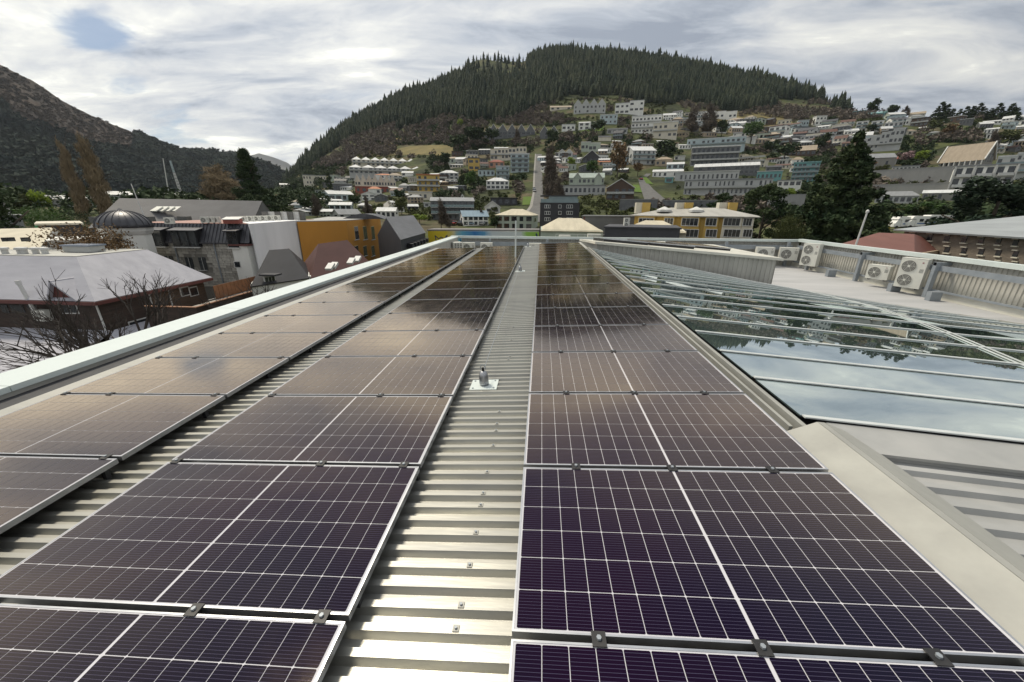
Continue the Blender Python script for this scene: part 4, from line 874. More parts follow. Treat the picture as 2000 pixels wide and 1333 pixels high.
def house(px, py, wpx, hpx, wall, roof, kind, label, nx=3, ny=2, name='house', cat='house', dep=.7, yaw=0.0, rf=.32, balc=None, group=None, chimney=False, units=1, rooflet=None, step=0, winm=None):
    p = terr_hit(px, py); s = pxscale(p); w, H = wpx*s*math.cos(math.atan((px-1000)/F)), hpx*s; HBOX.append((px-wpx/2, px+wpx/2, py-hpx, py))
    d = max(4.0, min(w*dep, 14)); rot = math.atan2(-p.x, p.y)+math.radians(yaw); dirv = Vector((p.x, p.y, 0)).normalized(); c = p+dirv*(d/2)
    t = thing(name, label, cat, (c.x, c.y, p.z), rot, group)
    h = H*rf if kind != 'flat' else max(.35, H*.06); zw = H-h
    mb = MB(); uw = w/units
    for u in range(units):
        x0 = -w/2+uw*(u+.5); sy = step*u*s
        mb.box2((x0-uw/2, -d/2, -4 if units == 1 or u == 0 else -3.98), (x0+uw/2, d/2, zw+sy)); gable_wall(mb, uw, d, zw+sy, h, kind, x0)
    mb.build('wall', WALL[wall], t)
    for u in range(units):
        r = MB(); roof_geom(r, uw, d, zw+.02+step*u*s, h, kind, .3 if units == 1 else .08, -w/2+uw*(u+.5)); o = r.build('roof', ROOFM[roof], t)
        if chimney and u == 0: boxpart('chimney', unit_cube(WALL['conc'], 'chimney'), o, (w*.2, 0, zw+h*.3), (w*.2+.8, .8, zw+h+1.0))
    if kind == 'front':
        tr = MB()
        for u in range(units):
            x0 = -w/2+uw*(u+.5); ov = .3 if units == 1 else .08; e = zw-ov*h/(uw/2)
            for sx in (-1, 1): tr.bar((x0+sx*(uw/2+ov), -d/2-ov-.05, e+.05), (x0, -d/2-ov-.05, zw+h+.05), .12, .34)
        tr.build('gable_trim', M_TRIM, t)
    fh = zw/ny; cw = w/nx; rr = random.Random(int(px*7+py)); wf = rr.uniform(.22, .40); hf = rr.uniform(.8, 1.15)
    for j in range(ny):
        for i in range(nx):
            x0 = -w/2+cw*(i+.5); sy = step*int((i+.5)/nx*units)*s; ww = cw*wf*rr.choice((1, 1, .7)); zc = fh*(j+.52)+sy; hh = min(fh*.30, 1.1)*hf
            if rr.random() < .1: continue
            boxpart('window', winm or ME_WIN, t, (x0-ww, -d/2-.05, zc-hh), (x0+ww, -d/2+.02, zc+hh))
        if balc and (j > 0 or balc == 'all'):
            b = boxpart('balcony', ME_BALC, t, (-w/2+.1, -d/2-1.3, fh*j-.12), (w/2-.1, -d/2-.06, fh*j+.06)); 
            boxpart('balcony_rail', ME_GLB if balc == 'glass' else ME_BALC, t, (-w/2+.1, -d/2-1.3, fh*j+.10), (w/2-.1, -d/2-1.22, fh*j+.95))
    for sx in (-1, 1):
        boxpart('window', ME_WIN, t, (sx*w/2-.04 if sx > 0 else -w/2-.05, -d*.2, zw*.55), (sx*w/2+.05 if sx > 0 else -w/2+.04, d*.15, zw*.80))
    return t
H_ = house
# (x centre, y foot, width, height, wall, roof, roof kind, label, ...)
H_(761, 326, 143, 17, 'cream', 'light', 'pyramid', 'upper row of cream townhouses with eight pyramid roofs', 16, 2, 'townhouse_row', 'townhouses', .3, units=8, rf=.38, balc='g')
H_(757, 341, 146, 17, 'grey', 'light', 'pyramid', 'lower row of grey townhouses with small pyramid roofs', 16, 2, 'townhouse_row', 'townhouses', .25, units=6, rf=.36, balc='g')
H_(735, 374, 80, 30, 'cream', 'red', 'front', 'terrace of red roofed gables with pale fronts', 14, 2, 'terrace', 'terrace', .3, units=7, rf=.40)
H_(735, 378, 80, 12, 'red', 'red', 'flat', 'low red walled row in front of the gabled terrace', 7, 1, 'low_terrace', 'terrace', .2)
H_(752, 350, 40, 10, 'white', 'orange', 'hip', 'low house with bright orange hip roof above the red terrace', 4, 1)
H_(733, 380, 26, 14, 'white', 'orange', 'hip', 'small orange roofed house below the red terrace', 2, 1)
H_(838, 376, 44, 32, 'yellow', 'orange', 'flat', 'ochre yellow apartment building with orange flat roof', 4, 3, 'apartment_block', 'apartments', .6, balc='g')
H_(617, 362, 46, 18, 'cream', 'grey', 'flat', 'pale long two storey block at the left hill foot', 8, 2, 'apartment_block', 'apartments', .3, yaw=-8)
H_(672, 355, 30, 8, 'grey', 'white', 'flat', 'low house with white flat roof left of the red terrace', 4, 1)
H_(670, 374, 38, 14, 'dgrey', 'light', 'flat', 'dark walled house with pale flat roof left of the red terrace', 4, 1)
H_(662, 394, 52, 20, 'blue', 'light', 'gable', 'pale blue gabled house above the grey roofed cottages', 4, 1, yaw=20)
H_(668, 412, 44, 16, 'blue', 'light', 'gable', 'blue grey cottage with white metal roof', 4, 1, yaw=-10)
H_(678, 428, 48, 18, 'grey', 'grey', 'gable', 'cottage with wide mid grey roof at the hill foot', 4, 1, yaw=25, rf=.5)
H_(713, 412, 28, 14, 'cream', 'light', 'hip', 'cream cottage beside the lane', 2, 1)
H_(758, 427, 38, 20, 'white', 'light', 'gable', 'white cottage right of the lane, near the charcoal barn', 4, 1, yaw=-15)
H_(541, 404, 30, 22, 'cream', 'orange', 'hip', 'cream house with orange tiled hip roof at the valley mouth', 3, 2)
H_(553, 382, 20, 9, 'white', 'white', 'hip', 'small white house above the orange tiled house', 2, 1); H_(560, 367, 26, 8, 'cream', 'white', 'gable', 'cream bungalow highest at the valley mouth', 3, 1)
H_(722, 392, 30, 16, 'white', 'dark', 'front', 'white gabled house with dark roof below the red terrace', 2, 2); H_(745, 394, 26, 14, 'dgrey', 'dark', 'front', 'dark gabled house below the red terrace', 2, 1)
H_(822, 392, 46, 16, 'cream', 'light', 'flat', 'cream two part house below the ochre building', 5, 1); H_(845, 405, 34, 9, 'grey', 'white', 'flat', 'low white roofed house left of the glass fronted lodge', 3, 1)
H_(885, 430, 84, 42, 'dgrey', 'grey', 'shed', 'modern dark lodge with glass front and raking roof', 8, 3, 'lodge', 'lodge', .5, balc='glass', rf=.18)
H_(904, 408, 20, 26, 'grey', 'dark', 'front', 'small steep A-frame gable of the glass fronted lodge', 1, 2, rf=.8)
H_(1000, 270, 90, 24, 'dgrey', 'light', 'front', 'row of dark timber chalets with steep gables', 10, 2, 'chalet_row', 'chalets', .3, units=5, rf=.55)
H_(967, 271, 42, 20, 'dgrey', 'light', 'front', 'pair of dark gabled chalets left of the chalet row', 4, 2, 'chalet_row', 'chalets', .3, units=2, rf=.6)
H_(1072, 271, 36, 22, 'dgrey', 'light', 'front', 'pair of dark gabled chalets right of the chalet row', 4, 2, 'chalet_row', 'chalets', .3, units=2, rf=.55)
H_(993, 314, 70, 20, 'cream', 'cream', 'flat', 'cream terrace of flats with stepped flat roofs', 10, 2, 'apartment_block', 'apartments', .3, units=4, step=1.5, balc='g')
H_(985, 297, 40, 10, 'white', 'light', 'gable', 'narrow white house behind the cream stepped flats', 4, 1, units=2)
H_(1015, 338, 36, 34, 'blue', 'light', 'flat', 'pale blue stack of glazed flats beside the uphill road', 3, 4, 'apartment_block', 'apartments', .5, balc='glass')
H_(970, 328, 30, 15, 'salmon', 'red', 'hip', 'salmon house below the cream stepped flats', 3, 1); H_(926, 335, 22, 24, 'yellow', 'dark', 'flat', 'narrow yellow and dark house above the glass lodge', 2, 2)
H_(878, 352, 36, 18, 'grey', 'light', 'hip', 'grey house with pale hip roof right of the ochre building', 4, 2); H_(884, 360, 28, 9, 'white', 'white', 'flat', 'low white annex right of the ochre building', 3, 1)
H_(950, 345, 32, 12, 'blue', 'dark', 'flat', 'blue grey flat roofed house left of the grey blue tower house', 4, 1); H_(982, 352, 26, 25, 'blue', 'light', 'flat', 'grey blue tower house with glass balconies', 3, 3, balc='glass')
H_(972, 371, 44, 22, 'white', 'light', 'hip', 'white villa with steep dormers on the slope', 5, 2, chimney=True)
H_(962, 417, 30, 22, 'white', 'light', 'front', 'small white cottage with a pointed gable', 2, 1, rf=.5); H_(984, 402, 52, 14, 'black', 'dark', 'flat', 'black flat roofed house behind the white cottage', 4, 1)
H_(926, 442, 50, 28, 'white', 'blue', 'gable', 'white house with blue metal roof', 5, 2, yaw=12, rf=.36)
H_(1010, 450, 74, 38, 'green', 'cream', 'hip', 'pale green house with broad cream roof', 5, 2, yaw=-14, rf=.3)
H_(1151, 222, 62, 24, 'grey', 'light', 'front', 'big grey lodge with arched gables at the forest edge', 8, 2, 'lodge', 'lodge', .4, units=4, rf=.4)
H_(1228, 224, 56, 20, 'white', 'light', 'flat', 'long white house just under the forest', 6, 2, units=2, step=3); H_(1095, 215, 42, 9, 'cream', 'tan', 'gable', 'low tan roofed house left of the big lodge', 4, 1, rf=.5)
H_(1146, 254, 33, 18, 'white', 'light', 'shed', 'white modern house on the steep lawn', 3, 2); H_(1188, 243, 34, 17, 'blue', 'white', 'flat', 'pale blue flat roofed house above the steep lawn', 4, 2); H_(1110, 257, 26, 12, 'white', 'light', 'flat', 'white house right of the chalets', 3, 1)
H_(1260, 262, 58, 32, 'white', 'light', 'flat', 'big white hillside apartments with rows of tall windows', 8, 3, 'apartment_block', 'apartments', .5, balc='g')
H_(1297, 272, 48, 30, 'cream', 'white', 'flat', 'cream stepped apartments right of the big white ones', 5, 2, 'apartment_block', 'apartments', .5, balc='g'); H_(1205, 262, 40, 12, 'grey', 'dark', 'gable', 'grey bungalow left of the big white apartments', 4, 1)
H_(1153, 297, 38, 18, 'green', 'white', 'flat', 'green glass fronted house above the dark A-frame', 5, 1, units=2, step=-2); H_(1155, 318, 36, 22, 'black', 'dark', 'front', 'black A-frame house with white trim', 3, 2, rf=.65)
H_(1104, 314, 28, 20, 'grey', 'light', 'front', 'grey cottage beside the top of the uphill road', 2, 2, units=2); H_(1180, 324, 26, 10, 'tan', 'orange', 'gable', 'tan cottage with orange roof right of the A-frame', 2, 1); H_(1143, 337, 26, 14, 'dgrey', 'dark', 'front', 'small dark cottage above the old villa', 1, 1)
H_(1145, 362, 68, 22, 'green', 'green', 'gable', 'old pale green villa with long veranda and bay gables', 8, 1, 'villa', 'house', .4, chimney=True, rf=.4); H_(1127, 362, 14, 22, 'green', 'green', 'front', 'left bay gable of the old green villa', 1, 1, rf=.4, dep=1.2); H_(1168, 362, 14, 22, 'green', 'green', 'front', 'right bay gable of the old green villa', 1, 1, rf=.4, dep=1.2)
H_(1137, 382, 88, 18, 'grey', 'grey', 'flat', 'long grey motel wing below the old villa', 10, 1, 'motel', 'motel', .25, balc='all')
H_(1210, 391, 54, 38, 'brown', 'dark', 'front', 'dark brown chalet with broad gable and white balconies', 4, 2, 'chalet', 'chalet', .8, rf=.42, balc='g')
H_(1252, 322, 46, 36, 'grey', 'light', 'shed', 'grey stacked modern house with zigzag roofs', 5, 3, yaw=15, balc='glass'); H_(1240, 300, 30, 14, 'dgrey', 'dark', 'shed', 'dark modern house above the zigzag one', 3, 1)
H_(1295, 326, 34, 18, 'tan', 'tan', 'hip', 'tan house with hip roof right of the zigzag one', 3, 1); H_(1303, 347, 60, 16, 'white', 'light', 'gable', 'long low white house above the side lane', 6, 1); H_(1318, 332, 34, 14, 'blue', 'light', 'gable', 'blue grey cottage with light roof left of the dark row', 3, 1)
H_(1395, 294, 116, 22, 'blue', 'light', 'flat', 'row of pale blue flats above the grey apartment block', 12, 2, 'apartment_block', 'apartments', .25, units=6, balc='glass')
H_(1391, 326, 94, 36, 'dgrey', 'white', 'flat', 'large grey apartment block with white roof edge', 10, 3, 'apartment_block', 'apartments', .4, balc='all', yaw=5)
H_(1470, 324, 56, 22, 'cream', 'cream', 'flat', 'white terraces stepping down beside the grey apartment block', 9, 3, 'apartment_block', 'apartments', .4, units=5, step=-3.2, balc='g', yaw=-20)
H_(1415, 342, 130, 22, 'dgrey', 'light', 'gable', 'dark grey row of gabled units above the motel', 14, 2, 'townhouse_row', 'townhouses', .25, units=7, rf=.3)
H_(1377, 356, 126, 19, 'grey', 'white', 'flat', 'long grey motel with thin white roof', 14, 1, 'motel', 'motel', .2, balc='all')
H_(1415, 383, 172, 30, 'grey', 'grey', 'flat', 'long two storey grey motel with balconies', 20, 2, 'motel', 'motel', .15, balc='all')
H_(1568, 356, 52, 36, 'teal', 'teal', 'flat', 'turquoise glass apartment building with balconies', 6, 4, 'apartment_block', 'apartments', .6, balc='glass')
H_(1537, 378, 48, 24, 'white', 'grey', 'flat', 'square white two storey block left of the sequoia', 4, 2); H_(1563, 306, 58, 20, 'brown', 'tan', 'gable', 'brown house with broad tan roof', 6, 1, rf=.5); H_(1500, 354, 50, 18, 'teal', 'white', 'flat', 'teal fronted house with white roof', 6, 1, balc='glass')
H_(1306, 358, 16, 10, 'teal', 'teal', 'flat', 'small turquoise shed beside the side lane', 1, 1, name='shed', cat='shed'); H_(1405, 234, 66, 16, 'white', 'light', 'flat', 'long white house below the forest, above the bare wood', 8, 1, units=3, step=-1.5)
H_(1680, 258, 24, 18, 'white', 'light', 'flat', 'leftmost of three stacked white houses right of the sequoia', 2, 3, balc='glass'); H_(1709, 259, 25, 20, 'white', 'light', 'flat', 'middle of three stacked white houses right of the sequoia', 2, 3, balc='glass'); H_(1741, 259, 38, 18, 'grey', 'light', 'flat', 'rightmost of three stacked white houses right of the sequoia', 4, 2, balc='glass')
H_(1680, 282, 40, 22, 'blue', 'light', 'gable', 'pale blue house under the stacked white houses', 4, 2); H_(1712, 297, 88, 26, 'grey', 'light', 'flat', 'long slanted apartment row right of the sequoia top', 10, 2, 'apartment_block', 'apartments', .25, units=4, step=4, balc='all')
H_(1705, 330, 70, 28, 'stone', 'grey', 'gable', 'grey house with gabled entrance below the slanted apartments', 6, 1, yaw=18); H_(1733, 322, 34, 14, 'grey', 'red', 'gable', 'house with brick red roof behind the gabled grey house', 2, 1); H_(1765, 340, 56, 14, 'grey', 'grey', 'flat', 'low grey flats left of the church', 7, 1, balc='all')
H_(1680, 212, 26, 13, 'dgrey', 'teal', 'flat', 'dark house with teal roof on the crest', 3, 1); H_(1718, 214, 42, 12, 'teal', 'teal', 'gable', 'wide teal roofed house on the crest', 5, 1); H_(1748, 238, 38, 11, 'blue', 'blue', 'flat', 'blue flat roofed house below the crest', 4, 1); H_(1785, 246, 40, 14, 'white', 'light', 'flat', 'white house with green bank below the crest', 5, 1); H_(1790, 228, 34, 14, 'cream', 'tan', 'gable', 'cream house with tan roof on the crest', 3, 1)
# church and concrete on the right
def church():
    px0, px1 = 1830, 1922; p = terr_hit(1880, 330); s = pxscale(p); w = 66*s; d = 8.0; H = 44*s; t = thing('church', 'long stone church with tan roof and white trimmed gable', 'church', p+Vector((p.x, p.y, 0)).normalized()*4, math.atan2(-p.x, p.y)+math.radians(-28))
    hw = H*.36; m = MB(); m.box2((-w/2, -d/2, -5), (w/2, d/2, hw)); gable_wall(m, w, d, hw, H-hw, 'gable'); m.build('wall', WALL['stone'], t)
    r = MB(); roof_geom(r, w, d, hw, H-hw, 'gable', .5); r.build('roof', ROOFM['tan'], t)
    tr = MB()
    for sx in (-1, 1):
        for sy in (-1, 1): tr.bar((sx*(w/2+.55), sy*(d/2+.6), hw-.6), (sx*(w/2+.55), 0, H+.1), .5, .5)
    tr.build('gable_trim', M_TRIM, t)
    for i in range(8): boxpart('window', ME_WIN, t, (-w*.44+i*w*.12, -d/2-.06, hw*.2), (-w*.44+i*w*.12+1.0, -d/2+.02, hw*.8)); boxpart('buttress', ME_TRIM, t, (-w*.44+i*w*.12+1.35, -d/2-.5, -2), (-w*.44+i*w*.12+1.75, -d/2-.02, hw*.85))
    for i in range(3): boxpart('gable_window', ME_WIN, t, (w/2-.02, -2.4+i*1.9, hw*.6), (w/2+.08, -1.4+i*1.9, hw*1.5))
church(); HBOX.append((1825, 1930, 280, 334)); HBOX.append((1845, 1960, 330, 384))
def conc_apartments():
    p = terr_hit(1900, 386); s = pxscale(p); w, H, d = 78*s, 56*s, 12
    t = thing('apartment_block', 'white concrete apartments with deep balconies behind the pine', 'apartments', p+Vector((p.x, p.y, 0)).normalized()*6, math.atan2(-p.x, p.y)+math.radians(4))
    MB().box2((-w/2, -d/2, -4), (w/2, d/2, H)).build('wall', WALL['white'], t); MB().box2((-w/2-.3, -d/2-.5, H), (w/2+.3, d/2+.3, H+.4)).build('roof', ROOFM['grey'], t)
    for j in range(3):
        for i in range(6): boxpart('window', ME_WIN, t, (-w/2+w/6*i+.5, -d/2-.06, H/3*j+.5), (-w/2+w/6*(i+1)-.5, -d/2+.02, H/3*(j+1)-.6))
        for i in range(3): boxpart('balcony', ME_TRIM, t, (-w/2+w/3*i+.2+j*.4, -d/2-2.2, H/3*j-.1), (-w/2+w/3*(i+1)-.5, -d/2-.1, H/3*j+1.0))
    for i in range(4): boxpart('fin_wall', ME_TRIM, t, (-w/2+w/3*i-.2, -d/2-1.2, -3), (-w/2+w/3*i+.2, -d/2-.02, H))
conc_apartments()
H_(1968, 352, 76, 44, 'grey', 'light', 'flat', 'grey apartments with broad flat roofs right of the church', 6, 3, 'apartment_block', 'apartments', .4, units=2, step=4, balc='glass')
for i, (px, py, w, h, lab) in enumerate(((1795, 362, 150, 30, 'long grey concrete retaining wall below the church'), (1770, 378, 150, 16, 'lower grey concrete retaining wall above the flat roofed hall'), (1530, 412, 60, 28, 'grey retaining wall left of the sequoia'), (1345, 412, 100, 18, 'dark rock retaining wall behind the yellow chimneys'), (1245, 412, 70, 20, 'dark rock retaining wall left of the side lane foot'))):
    p = terr_hit(px, py); s = pxscale(p); a = math.atan2(-p.x, p.y)+math.radians(-10 if px > 1700 else 0); ww, hh = w*s, h*s
    t = thing('retaining_wall', lab, 'wall', p, a); MB().box2((-ww/2, -.3, -3), (ww/2, .5, hh)).build('wall_body', WALL['conc'] if 'dark' not in lab else mat('rock_face', (.10, .105, .115), (.16, .165, .17), .6, .9, bump=.6, bscale=1.2), t); MB().box2((-ww/2-.05, -.4, hh), (ww/2+.05, .6, hh+.25)).build('coping', WALL['conc'], t)
H_(1748, 398, 88, 22, 'grey', 'grey', 'hip', 'wide low hall with grey roof behind the hedge', 7, 1, 'hall', 'hall', .4, rf=.4)
H_(1840, 392, 90, 20, 'stone', 'light', 'shed', 'low hall with pale raking roof right of the grey hall', 6, 1, 'hall', 'hall', .4)
# infill houses, one by one, labels told apart by look and neighbourhood
USED = set()
WN = {'white': 'white', 'cream': 'cream', 'grey': 'pale grey', 'dgrey': 'dark grey', 'tan': 'tan', 'blue': 'pale blue', 'brown': 'brown', 'green': 'pale green', 'black': 'black'}
RN = {('light', 'flat'): 'light flat roof', ('dark', 'gable'): 'dark gabled roof', ('grey', 'hip'): 'grey hip roof', ('light', 'gable'): 'light gabled roof', ('white', 'flat'): 'white flat roof', ('dark', 'flat'): 'dark flat roof', ('tan', 'hip'): 'tan hip roof', ('light', 'shed'): 'raking light roof', ('brown', 'gable'): 'brown gabled roof'}
def infill(n, box, place, wr, seed, hr=(9, 15)):
    r = random.Random(seed); k = 0; tries = 0; pts = []
    while k < n and tries < 900:
        tries += 1; x, y = r.uniform(box[0], box[2]), r.uniform(box[1], box[3])
        if any(abs(x-a) < wr[0]*.8 and abs(y-b) < 6.5 for a, b in pts): continue
        w_, (rf_, kd) = r.choice(['white', 'white', 'grey', 'cream', 'dgrey', 'blue', 'tan', 'green', 'brown']), r.choice(list(RN))
        st = r.choice([1, 1, 2]); lab = '%s %shouse with %s %s' % (WN[w_], 'two storey ' if st == 2 else '', RN[(rf_, kd)], place)
        if lab in USED: continue
        USED.add(lab); pts.append((x, y)); k += 1
        H_(x, y, r.uniform(*wr), r.uniform(*hr)*(1.25 if st == 2 else .95), w_, rf_, kd, lab, r.choice([3, 4, 5]), st, yaw=r.uniform(-28, 28), balc=r.choice([None, 'glass', 'g']) if st == 2 else None, group='infill houses on the slope')
infill(46, (1430, 244, 1660, 288), 'left of the sequoia top', (22, 38), 1)
infill(24, (1700, 228, 2040, 268), 'under the right crest grove', (22, 38), 2, (8, 13))
infill(18, (1935, 270, 2040, 300), 'right of the church', (26, 40), 3)
infill(16, (1560, 262, 1660, 290), 'just behind the sequoia top', (22, 34), 4)
infill(18, (575, 385, 650, 425), 'near the valley mouth', (18, 30), 5, (9, 14))
infill(14, (1060, 312, 1130, 338), 'beside the uphill road', (16, 26), 6, (9, 13))
infill(10, (1300, 225, 1370, 250), 'above the bare wood', (18, 30), 7, (7, 11))
infill(16, (1175, 272, 1225, 345), 'around the rust coloured tree', (16, 26), 8, (9, 13))
infill(12, (770, 345, 815, 420), 'left of the ochre building', (18, 28), 9, (9, 13))
infill(18, (20, 384, 470, 398), 'far across the valley floor', (22, 46), 10, (4, 7))
infill(14, (1500, 268, 1560, 340), 'around the tan roofed house', (22, 34), 12, (9, 14))
infill(10, (880, 300, 960, 330), 'left of the cream stepped flats', (18, 28), 13, (9, 13))
infill(16, (1320, 232, 1480, 268), 'right of the white hillside apartments', (18, 32), 21, (8, 12))
infill(10, (1225, 285, 1340, 335), 'around the zigzag house', (16, 26), 22, (8, 12))
infill(8, (640, 352, 700, 400), 'left of the red terrace', (16, 26), 23, (7, 11))
infill(8, (845, 345, 900, 380), 'right of the ochre building', (16, 26), 24, (7, 11))
# roads
M_ROAD = mat('asphalt', (.085, .085, .085), (.12, .118, .112), .4, .9, coords='World'); M_PAVE = mat('pavement', (.26, .25, .23), None, .4, .9, coords='World'); M_LAWN = mat('lawn', (.08, .14, .03), (.11, .15, .04), .15, .95, coords='World', spec=.1); M_DRY = mat('dry_grass', (.20, .165, .075), (.13, .115, .055), .06, .95, coords='World', spec=.1)
def drape(name, poly_px, m, kind='structure', lift=.12, n=14):
    # strip given by pairs of photo points (left edge, right edge), laid over the slope at its real distance
    L_, R_ = [], []
    for (a, b) in poly_px: L_.append(terr_hit(*a)); R_.append(terr_hit(*b))
    mb = MB(); vs = []
    for k in range(len(L_)-1):
        for j in range(n):
            for tt in ([j/n] if not (k == len(L_)-2 and j == n-1) else [j/n, 1.0]):
                for u in np.linspace(0, 1, 7):
                    q = (L_[k].lerp(L_[k+1], tt)).lerp(R_[k].lerp(R_[k+1], tt), u); vs.append((q.x, q.y, terr_xy(q.x, q.y)+lift))
    rows = len(vs)//7; mb.add(vs, [(r*7+c, r*7+c+1, (r+1)*7+c+1, (r+1)*7+c) for r in range(rows-1) for c in range(6)]); return tag(mb.build(name, m, smooth=True), kind=kind)
drape('road', [((1018, 436), (1062, 436)), ((1040, 405), (1064, 405)), ((1044, 380), (1061, 380)), ((1045, 340), (1059, 340)), ((1047, 302), (1058, 302))], M_ROAD, lift=.25)
drape('pavement', [((1010, 436), (1018, 436)), ((1034, 405), (1040, 405)), ((1040, 380), (1044, 380)), ((1042, 340), (1045, 340)), ((1045, 302), (1047, 302))], M_PAVE, lift=.32)
drape('side_lane', [((1262, 402), (1312, 402)), ((1252, 372), (1276, 372)), ((1246, 352), (1258, 352)), ((1262, 340), (1272, 341))], M_ROAD, lift=.25)
drape('lane', [((722, 425), (745, 427)), ((740, 408), (756, 409)), ((758, 394), (768, 394))], M_PAVE, lift=.25)
drape('lawn', [((1236, 376), (1254, 378)), ((1236, 362), (1248, 363))], M_LAWN, lift=.3); drape('lawn', [((1262, 360), (1276, 362)), ((1254, 346), (1262, 347))], M_LAWN, lift=.3)
drape('lawn', [((1020, 402), (1038, 402)), ((1022, 386), (1040, 386))], M_LAWN, lift=.3); drape('lawn', [((1130, 258), (1178, 257)), ((1160, 250), (1180, 246))], M_LAWN, lift=.3)
drape('dry_field', [((745, 306), (870, 308)), ((770, 294), (885, 300)), ((800, 287), (885, 286))], M_DRY, lift=.4); drape('dry_field', [((1310, 242), (1560, 256)), ((1380, 226), (1545, 236)), ((1420, 216), (1530, 224))], M_DRY, lift=.4); drape('dry_field', [((690, 310), (760, 306)), ((720, 290), (770, 290)), ((800, 252), (815, 250))], M_DRY, lift=.4)
drape('grass_bank', [((1680, 300), (1790, 305)), ((1790, 270), (1880, 280)), ((1790, 256), (1860, 262))], M_OLIVE, lift=.3)
# utility poles
for i, (px, py) in enumerate(((720, 292), (732, 280), (678, 322), (692, 312), (760, 262), (788, 250), (665, 346))):
    p = terr_hit(px, py); s = pxscale(p); t = thing('utility_pole', 'thin pale utility pole on the dry ridge left of the townhouses', 'pole', p, 0, 'utility poles up the dry ridge'); m = MB(); m.cyl((0, 0, -1), (0, 0, 14*s), .18, .12, 6); m.build('pole', WALL['conc'], t); MB().box2((-1.1, -.08, 13*s), (1.1, .08, 13*s+.16)).build('crossarm', M_TRUNK, t)
plant_forest()
#@@MID
# ------------------------------------------------------------------ town buildings around the roof
def P2(px, D, py=440): p = onD(px, py, D); return Vector((p.x, p.y))
class Plane:                                # vertical wall plane through two plan points
    def __init__(s, a, b): s.a, s.b = Vector(a), Vector(b); s.d = (s.b-s.a).normalized(); s.n = Vector((s.d.y, -s.d.x)); s.rot = math.atan2(s.d.y, s.d.x)
    def hit(s, px, py):
        r = ray(px, py); t = (s.a-Vector((0, 0))).dot(s.n)/Vector((r.x, r.y)).dot(s.n); return CAM+r*t
def wall_piece(name, pl, x0, y0, x1, y1, me, parent, out=.05, thick=.10, grow=0):
    a, b = pl.hit(x0, (y0+y1)/2), pl.hit(x1, (y0+y1)/2); c, d = pl.hit((x0+x1)/2, y0), pl.hit((x0+x1)/2, y1)
    w = (Vector((b.x, b.y))-Vector((a.x, a.y))).length+grow*2; h = abs(c.z-d.z)+grow*2; m = (a+b)/2; z = (c.z+d.z)/2; n = pl.n if pl.n.dot(Vector((m.x, m.y))) < 0 else -pl.n
    return link(name, me, parent, (m.x+n.x*(out-thick/2), m.y+n.y*(out-thick/2), z), (0, 0, pl.rot), (w, thick, h))
def window(pl, x0, y0, x1, y1, parent, frame=None, mull=0, sill=False, out=.05):
    w = wall_piece('window', pl, x0, y0, x1, y1, ME_WIN, parent, out)
    if frame: 
        f = wall_piece('window_frame', pl, x0, y0, x1, y1, frame, parent, out-.03, .1, .10)
    for k in range(mull):
        x = x0+(x1-x0)*(k+1)/(mull+1); wall_piece('mullion', pl, x-.25, y0, x+.25, y1, frame or ME_TRIM, parent, out+.03, .05)
    if sill: wall_piece('sill', pl, x0-1, y1, x1+1, y1+1.2, ME_TRIM, parent, out+.12, .25)
    return w
M_SHING = mat('slate_grey_shingles', (.40, .40, .44), (.33, .33, .37), .6, .75, bump=.12, bscale=14, stretch=(.5, 2.2, 2.2), detail=8)
M_TIMB = mat('dark_timber', (.060, .038, .028), (.032, .022, .018), 1.4, .8, stretch=(.35, .35, 5)); M_WEATH = mat('weathered_planks', (.13, .085, .055), (.06, .04, .03), 1.1, .85, stretch=(.4, .4, 6), contrast=(.3, .7))
M_MAROON = mat('maroon_paint', (.12, .035, .03), None, 2, .6); M_DECKTOP = mat('pale_flat_roof', (.44, .44, .41), (.36, .36, .34), .5, .8)
M_PLANKW = unit_cube(M_WEATH, 'plank'); ME_PIPE = unit_cube(M_TRIM, 'downpipe')
